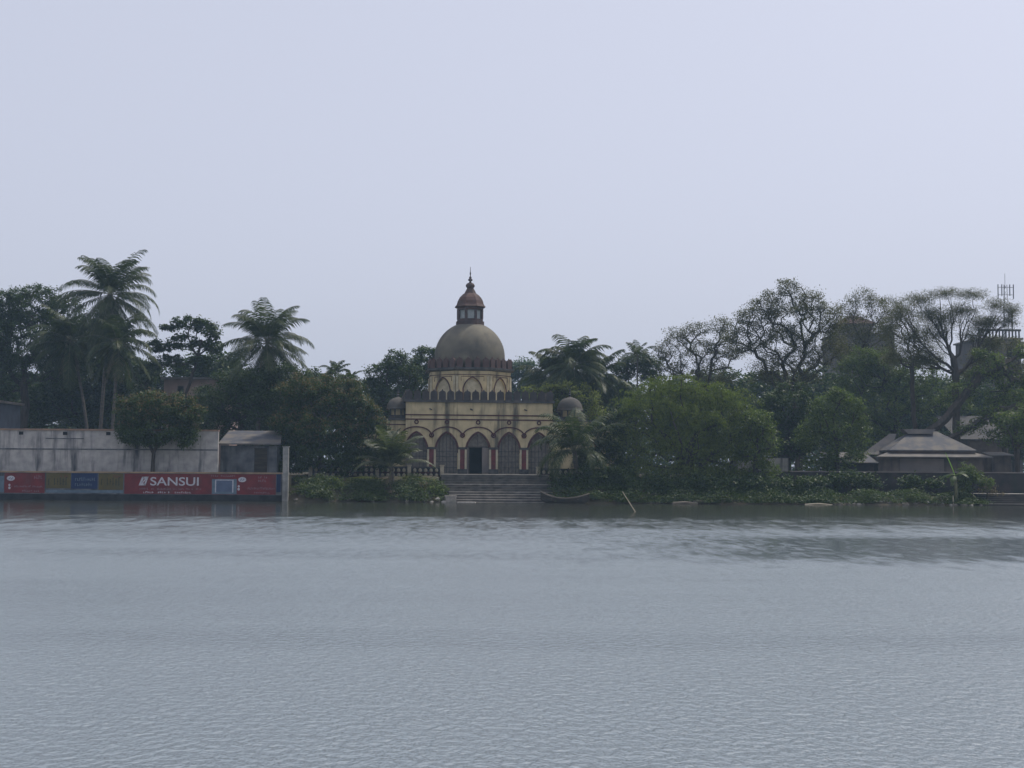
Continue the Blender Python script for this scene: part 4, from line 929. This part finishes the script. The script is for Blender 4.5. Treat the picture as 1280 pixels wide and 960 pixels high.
tree('broadleaf_tree', 'dark leafy tree burying the trunk of the broad coconut palm', 125.5, 350, [(350, 540)], [(318, 478, 28, 24), (352, 472, 28, 22), (335, 505, 40, 26), (378, 482, 22, 22), (295, 495, 22, 22)], 'dark', 0.22)
palm('coconut_palm', 'broad coconut palm above the low shed', 128, 318, (334, 428), 5.6, 54, R0=0.2, low=R(-70), dead=9)
tree('mango_tree', 'small round mango tree growing in front of the white wall', 112, 190, [(191, 580), (192, 566)], [(198, 512, 44, 24), (168, 514, 26, 24), (228, 518, 27, 26), (195, 538, 50, 26), (160, 540, 18, 18), (232, 545, 18, 18)], 'mango', 0.16, 1.0, blossom=True, rmin=0.03)
tree('mango_tree', 'larger mango tree with rusty blossom beside the temple', 117, 402, [(402, 582), (400, 560)], [(402, 498, 44, 28), (372, 490, 30, 22), (432, 498, 30, 28), (400, 535, 58, 32), (358, 530, 22, 28), (444, 532, 18, 26), (395, 572, 55, 26), (350, 575, 20, 28), (450, 560, 22, 26), (465, 540, 12, 20), (435, 585, 26, 16), (464, 522, 14, 22), (470, 560, 14, 18), (478, 535, 10, 16), (476, 580, 12, 14)], 'mango', 0.26, 1.0, blossom=True, rmin=0.03)
palm('areca_palm', 'small pointed palm behind the larger mango tree', 136, 420, (419, 466), 2.0, 14, R0=0.1, low=R(-10), dead=0, leaf=0.5, nuts=False, n=16)
palm('areca_palm', 'tiny palm tuft between the larger mango and the dark round tree', 138, 438, (438, 474), 1.5, 11, R0=0.08, low=R(-10), dead=0, leaf=0.4, nuts=False, n=14)
tree('broadleaf_tree', 'dark tree behind the larger mango tree', 134, 400, [(400, 520)], [(395, 478, 34, 24), (430, 488, 30, 22), (370, 500, 30, 30)], 'dark', 0.25)
tree('broadleaf_tree', 'dark round tree left of the temple dome', 139, 490, [(490, 520)], [(494, 455, 22, 22), (478, 470, 24, 20), (508, 470, 24, 26), (490, 495, 36, 24), (464, 482, 16, 16)], 'dark', 0.3)
tree('broadleaf_tree', 'taller dark tree tucked against the left of the temple dome', 144, 535, [(535, 510)], [(534, 446, 22, 20), (522, 465, 20, 24), (552, 462, 20, 24), (530, 490, 32, 22)], 'dark', 0.3)
# --- right of dome
tree('far_tree', 'hazy bluish tree far behind the right of the temple dome', 195, 652, [(652, 510)], [(652, 462, 22, 16), (640, 478, 20, 16), (668, 478, 20, 18), (655, 500, 34, 18)], 'far', 0.35)
palm('coconut_palm', 'coconut palm with wind bent top right of the temple dome', 136, 712, (716, 456), 4.4, 42, low=R(-60), dead=3)
palm('coconut_palm', 'low spreading coconut palm nearest the right of the dome', 139, 682, (688, 472), 4.0, 36, low=R(-60), dead=2)
palm('coconut_palm', 'drooping coconut palm left of the sparse right trees', 141, 748, (746, 470), 4.0, 36, low=R(-70), dead=3)
tree('shrub_tree', 'bright light green tree behind the temple roof at right', 133, 700, [(700, 540)], [(672, 492, 24, 14), (700, 488, 26, 16), (728, 498, 24, 20), (742, 520, 18, 22), (702, 510, 28, 16)], 'light', 0.18, 0.8)
tree('broadleaf_tree', 'dark tree between the drooping palm and the sparse trees', 146, 795, [(795, 520)], [(795, 455, 22, 20), (775, 470, 20, 26), (815, 465, 20, 24), (780, 505, 35, 26), (740, 490, 22, 22)], 'dark', 0.28)
palm('areca_palm', 'palm tuft poking out above the dark tree right of the temple', 143, 797, (797, 446), 2.4, 16, R0=0.1, low=R(-10), dead=0, leaf=0.55, nuts=False, n=16)
tree('open_tree', 'open crowned tree stepping down left of the tallest right tree', 141, 880, [(885, 530), (882, 480)], [(845, 420, 20, 16), (830, 440, 18, 16), (872, 412, 20, 14), (900, 408, 20, 16), (870, 438, 36, 20), (910, 435, 28, 22), (842, 462, 24, 18), (890, 468, 36, 24)], 'sparse', 0.26, 1.3)
tree('open_tree', 'tallest tree on the right with thin lacy crown', 133, 1000, [(998, 530), (992, 480)], [(986, 362, 20, 18), (960, 380, 26, 20), (1012, 380, 24, 22), (940, 398, 26, 22), (985, 398, 40, 30), (1035, 398, 24, 26), (925, 425, 28, 24), (975, 432, 45, 30), (1028, 432, 34, 30), (985, 465, 55, 26)], 'sparse', 0.36, 1.5)
tree('twiggy_tree', 'nearly leafless twiggy tree between the two biggest right trees', 146, 1078, [(1078, 520), (1078, 450)], [(1078, 372, 22, 18), (1060, 385, 18, 16), (1098, 385, 18, 20), (1075, 405, 34, 20), (1110, 405, 20, 18), (1055, 425, 30, 25), (1095, 430, 30, 25), (1075, 455, 40, 22)], 'sparse', 0.24, 1.8, leafmul=0.6, wob=0.14, bf=0.5, ex=1.9)
tree('rain_tree', 'spreading umbrella shaped tree with bare crooked limbs at right', 129, 1196, [(1196, 520), (1195, 468), (1192, 448)], [(1150, 374, 26, 14), (1182, 367, 26, 11), (1215, 368, 26, 11), (1246, 382, 22, 14), (1125, 392, 22, 18), (1160, 392, 26, 14), (1200, 388, 30, 14), (1238, 402, 24, 14), (1140, 420, 26, 18), (1172, 418, 22, 16), (1215, 420, 22, 12), (1262, 402, 14, 16), (1118, 445, 22, 20), (1150, 445, 26, 18), (1108, 410, 16, 20), (1240, 430, 22, 14), (1180, 400, 34, 18), (1225, 405, 26, 16), (1160, 452, 24, 14), (1230, 448, 22, 12), (1266, 388, 16, 14)], 'bare', 0.36, 6.0, wob=0.30, bf=0.8, shell=0.05, leafmul=1.7, ex=1.95, step=0.55)
tree('twiggy_tree', 'leafy twiggy tree standing before the tall building with the roof railing', 132, 1258, [(1256, 520), (1252, 470)], [(1240, 428, 18, 14), (1268, 436, 18, 18), (1225, 445, 18, 16), (1250, 458, 28, 18), (1215, 465, 18, 18), (1278, 465, 16, 20)], 'sparse', 0.22, 1.3)
tree('twiggy_tree', 'lacy tree filling the gap left of the spreading umbrella tree', 135, 1142, [(1142, 520), (1140, 460)], [(1112, 382, 16, 16), (1134, 380, 18, 14), (1125, 396, 20, 18), (1150, 405, 22, 18), (1120, 420, 20, 18), (1150, 428, 22, 16), (1130, 445, 26, 16), (1172, 440, 18, 16)], 'bare', 0.22, 3.0, leafmul=2.2, ex=1.95)
tree('broadleaf_tree', 'mid green tree behind the hip roofed hut', 142, 1120, [(1120, 530)], [(1085, 452, 36, 22), (1110, 462, 40, 28), (1150, 468, 34, 30), (1070, 470, 36, 30), (1100, 505, 46, 30), (1160, 505, 32, 28), (1050, 510, 30, 30), (1195, 500, 28, 22), (1090, 540, 50, 26)], 'mid', 0.3, 0.9)
tree('leaning_tree', 'tree with thick limbs leaning low to the right edge', 125, 1120, [(1150, 552), (1190, 512), (1225, 470), (1262, 452)], [(1230, 468, 26, 14), (1245, 452, 24, 14), (1225, 440, 14, 10), (1262, 475, 26, 20), (1285, 440, 20, 16), (1205, 490, 26, 18), (1250, 500, 30, 16), (1290, 480, 20, 25)], 'mid', 0.38, 0.8, dep=0.8)
tree('leaning_tree', 'second low leaning tree with one long bare limb over the hut', 123, 1160, [(1185, 548), (1225, 525), (1275, 508), (1300, 495)], [(1280, 495, 22, 16), (1255, 520, 24, 18), (1275, 530, 22, 20), (1240, 545, 16, 12), (1215, 530, 20, 14), (1235, 520, 22, 14), (1205, 540, 14, 10)], 'mid', 0.24, 0.8, dep=0.8)
tree('broadleaf_tree', 'dark trunked tree at the right edge beside the brick steps', 119, 1272, [(1272, 560), (1270, 535)], [(1262, 528, 22, 20), (1290, 520, 25, 30), (1270, 550, 22, 16)], 'mid', 0.2, 0.8)
palm('coconut_palm', 'young palm with glinting fronds at the right edge', 120, 1272, (1268, 530), 2.4, 12, R0=0.12, low=R(-20), dead=0, leaf=0.5, nuts=False, n=18)
tree('bank_tree', 'leafy green tree with a fringed side left of the hip roofed hut', 118, 1048, [(1046, 575), (1046, 550)], [(1048, 496, 20, 16), (1028, 512, 20, 20), (1066, 512, 16, 20), (1040, 535, 36, 24), (1076, 540, 14, 24), (1010, 550, 20, 24), (1052, 570, 34, 26), (1020, 585, 26, 18)], 'mid', 0.2, 1.1, rmin=0.03)
tree('feathery_tree', 'huge rounded yellow green feathery tree overhanging the water', 115.5, 862, [(862, 588), (862, 560)], [(822, 486, 26, 18), (850, 482, 24, 18), (884, 490, 30, 20), (915, 500, 26, 22), (795, 508, 24, 24), (845, 512, 50, 26), (893, 522, 48, 28), (938, 530, 22, 26), (782, 545, 20, 30), (815, 545, 34, 30), (865, 555, 44, 32), (915, 562, 36, 32), (948, 570, 16, 24), (800, 588, 40, 22), (860, 592, 46, 22), (915, 596, 36, 18)], 'feather', 0.34, 1.05, rmin=0.03)
tree('broadleaf_tree', 'dark tree overlapping the right side of the huge feathery tree', 114.5, 945, [(945, 570)], [(945, 525, 22, 22), (960, 550, 18, 26), (935, 560, 24, 22), (955, 590, 24, 18)], 'mid', 0.2)
tree('broadleaf_tree', 'dark tree standing between the two feathery trees', 124, 985, [(985, 555)], [(985, 505, 34, 34), (960, 520, 28, 36), (1008, 530, 26, 36), (985, 555, 36, 24)], 'dark', 0.3)
# --- dark infill behind
for i, (lb, Y, base, lo) in enumerate((
    ('background tree low behind the open crowned right tree', 165, 880, [(840, 500, 50, 30), (900, 490, 50, 30), (870, 540, 70, 40)]),
    ('background tree low behind the tallest right tree', 168, 985, [(960, 490, 50, 30), (1020, 485, 48, 30), (990, 540, 70, 40)]),
    ('background tree low behind the twiggy tree', 170, 1080, [(1070, 500, 50, 34), (1110, 495, 40, 34), (1085, 545, 60, 40)]),
    ('background tree under the spreading umbrella tree', 172, 1175, [(1150, 500, 45, 36), (1200, 500, 45, 34), (1175, 545, 60, 36)]),
    ('background tree low behind the right edge limbs', 170, 1270, [(1250, 510, 45, 30), (1300, 500, 45, 40), (1270, 548, 55, 34)]),
    ('background tree right of the temple behind the drooping palm', 160, 740, [(720, 500, 45, 30), (770, 510, 45, 35), (740, 550, 55, 35)]),
    ('background tree low behind the tallest left palm', 168, 130, [(90, 500, 50, 34), (160, 505, 45, 32), (125, 545, 65, 30)]),
    ('background tree low behind the broad coconut palm', 168, 340, [(310, 500, 45, 36), (380, 505, 45, 36), (340, 550, 65, 34)]),
    ('background tree low behind the dark round tree by the dome', 168, 460, [(440, 505, 40, 28), (490, 510, 40, 28)]),
    ('background tree beyond the far left broadleaf', 168, -10, [(-20, 480, 50, 45), (40, 500, 45, 36), (0, 545, 60, 30)]))):
    tree('background_tree', lb, Y, base, [(base, 540)], lo, 'fill', 0.3, 1.3, group='dark trees filling the background')
def far_wood():
    rg = np.random.default_rng(5); C = []
    for _ in range(2200):
        x = rg.uniform(-120, 120); y = rg.uniform(205, 222); h = 9.0 + 2.0 * math.sin(x * 0.21) + 1.2 * math.sin(x * 0.63 + y); k = 34
        c = np.array((x, y, 1.6 + rg.uniform(0.0, 1.0) * h)); C.append(c + rg.normal(size=(k, 3)) * np.array((1.1, 1.1, 0.7)))
    return tag(np_mesh('far_wood', leaves(rg, np.concatenate(C), 0.8, 0.5, 0.0), 4, G['blue']), 'low hazy wood closing the view far behind the bank', 'wood', kind='stuff')
far_wood()
# --- foreground plants
palm('young_palm', 'young coconut palm with upright fronds in front of the left wing', 113.2, 489, (489, 584), 3.9, 22, 'palm_young', R0=0.22, up=R(90), low=R(35), dead=3, leaf=0.85, nuts=False, droop=1.0, n=34, width=0.10, hang=0.4)
palm('young_palm', 'young coconut palm with bent drooping fronds right of the steps', 114, 722, (718, 564), 5.4, 26, 'palm', R0=0.24, up=R(86), low=R(0), dead=4, leaf=1.0, nuts=False, droop=1.8, n=36, width=0.10, hang=0.6)
def bush(label, Y, px, lobes, spec='bush', name='bush', dens=1.0, group=None, R0=0.05):
    return tree(name, label, Y, px, [(px, max(l[1] for l in lobes))], lobes, spec, R0, dens, cat='bush', group=group, rmin=0.012, shell=0.25)
bush('dark shrub thicket at the foot of the right wing of the temple', 116, 752, [(735, 575, 24, 20), (760, 560, 22, 26), (752, 535, 20, 22), (775, 530, 18, 26), (775, 585, 24, 20)], 'dark')
bush('dark overhanging bush right of the moored boat', 112.5, 770, [(715, 598, 18, 14), (745, 592, 24, 22), (775, 600, 30, 22), (810, 605, 30, 18)], 'dark', 'bush', 0.9)
bush('dark overhanging bush under the huge feathery tree', 112.3, 870, [(845, 606, 28, 16), (880, 604, 30, 18), (915, 606, 26, 16)], 'dark')
bush('dark bush left of the pale plastered wall end', 113, 960, [(945, 604, 24, 18), (980, 608, 28, 16), (1015, 606, 26, 18)], 'dark')
bush('low dark bush against the brick retaining wall beside the lean to shed', 114.2, 1075, [(1060, 598, 20, 14), (1085, 602, 20, 12), (1040, 602, 18, 14)], 'dark')
bush('low dark bush against the brick retaining wall below the hipped hut', 114.2, 1150, [(1140, 602, 18, 11), (1165, 604, 18, 10)], 'dark')
bush('leafy bush beside the tall banana plant', 112.2, 1216, [(1210, 590, 14, 14), (1222, 598, 16, 14), (1205, 606, 16, 14), (1232, 606, 12, 12)], 'bush')
bush('dry tangled bush left of the brick steps', 111.6, 1234, [(1232, 612, 14, 9), (1244, 616, 12, 8)], 'drybush')
bush('small pale leaved bush on top of the left bank', 112.4, 417, [(417, 604, 9, 9)], 'light')
bush('dry straw clump at the end of the left bank', 111.6, 528, [(528, 606, 10, 7), (522, 612, 9, 6)], 'drybush')
bush('round bush beside the squat stone block', 111.4, 546, [(546, 612, 14, 9), (552, 617, 9, 6)], 'bush')
def cover(name, label, px0, px1, yA, yB, n, hgt, mk, seed, L=0.17, Wd=0.1):
    rg = np.random.default_rng(seed); xa, xb = at(px0, 600, 111).x, at(px1, 600, 111).x; nc = n
    C = []
    for _ in range(nc):
        x = rg.uniform(xa, xb); y = rg.uniform(yA, yB); g = 0.5 * math.sin(x * 1.7 + seed) + 0.35 * math.sin(x * 4.1 + y * 1.3) + 0.3 * math.sin(y * 2.9 + x * 0.7)
        if g < -0.15 and rg.random() < (0.3 if mk == 'dark' else 0.85): continue
        hh = hgt * (0.25 + 0.75 * max(0, 0.4 + 0.6 * g)) * rg.uniform(0.4, 1.2)
        c = np.array((x, y, max(0.0, ground(x, y)) + 0.1)); k = int(rg.integers(14, 30)); p = c + rg.normal(size=(k, 3)) * np.array((0.26, 0.26, 0.10)); p[:, 2] = c[2] + rg.random(k) * hh; C.append(p)
    o = np_mesh(name, leaves(rg, np.concatenate(C), L, Wd, 0.0), 4, G[mk]); return tag(o, label, 'ground cover', kind='stuff')
cover('creeper_cover', 'leafy creepers covering the left bank below the balustrade', 364, 552, 109.7, 113.2, 1100, 0.8, 'creeper', 71)
cover('grass_cover', 'short yellowish grass on top of the left bank', 420, 545, 112.6, 115.2, 420, 0.28, 'light', 72, 0.14, 0.03)
cover('creeper_cover', 'leafy creepers covering the right bank below the brick wall', 1036, 1232, 109.8, 113.0, 900, 0.62, 'creeper', 73)
cover('creeper_cover', 'dark creepers under the trees beside the boat', 690, 1040, 109.6, 114.6, 2300, 0.9, 'dark', 74)
# banana plant
p = at(1196, 628, 110.9); bz = ground(p.x, 110.9)
bn = thing('banana_plant', 'tall banana plant with one bright upright leaf on the right bank', 'plant', (p.x, 110.9, max(0, bz)))
mb = MB(); mb.tube([(0, 0, -0.2), (-0.05, 0, 1.0), (-0.1, 0, 2.2)], [0.16, 0.13, 0.09], 9); mb.build('stem', M['rachis'], bn, smooth=True)
rg = random.Random(9)
def blade(az_, el, L, Wd, droop, m):
    N = 8; pos = Vector((-0.1, 0, 2.1)); e = el; h = Vector((math.cos(az_), math.sin(az_), 0)); sd = Vector((-math.sin(az_), math.cos(az_), 0)); vs = []; fs = []
    for i in range(N + 1):
        t = i / N; w = Wd * math.sin(math.pi * min(0.97, 0.06 + 0.9 * t)) ** 0.6
        vs += [pos + sd * w - Vector((0, 0, w * 0.25)), pos.copy(), pos - sd * w - Vector((0, 0, w * 0.25))]
        e -= droop / N; pos = pos + (h * math.cos(e) + Vector((0, 0, math.sin(e)))) * L / N
    for i in range(N):
        b = i * 3; fs += [(b, b + 1, b + 4, b + 3), (b + 1, b + 2, b + 5, b + 4)]
    mb = MB(); mb.add(vs, fs); return mb.build('leaf', G[m], bn)
blade(R(170), R(75), 2.0, 0.22, 0.2, 'banana'); blade(R(20), R(55), 1.7, 0.25, 1.6, 'creeper'); blade(R(-60), R(50), 1.5, 0.25, 1.7, 'creeper'); blade(R(200), R(40), 1.5, 0.25, 1.6, 'creeper'); blade(R(100), R(45), 1.5, 0.25, 1.6, 'creeper'); blade(R(-120), R(20), 1.3, 0.25, 1.5, 'creeper')
tp = at(1190, 628, 110.6)
mb = MB(); mb.tube([(tp.x, 110.2, -0.3), (tp.x - 0.04, 110.2, 0.75)], 0.04, 6); tag(mb.build('stake', M['bamboo']), 'short pale stake at the waterline below the banana plant', 'stake')
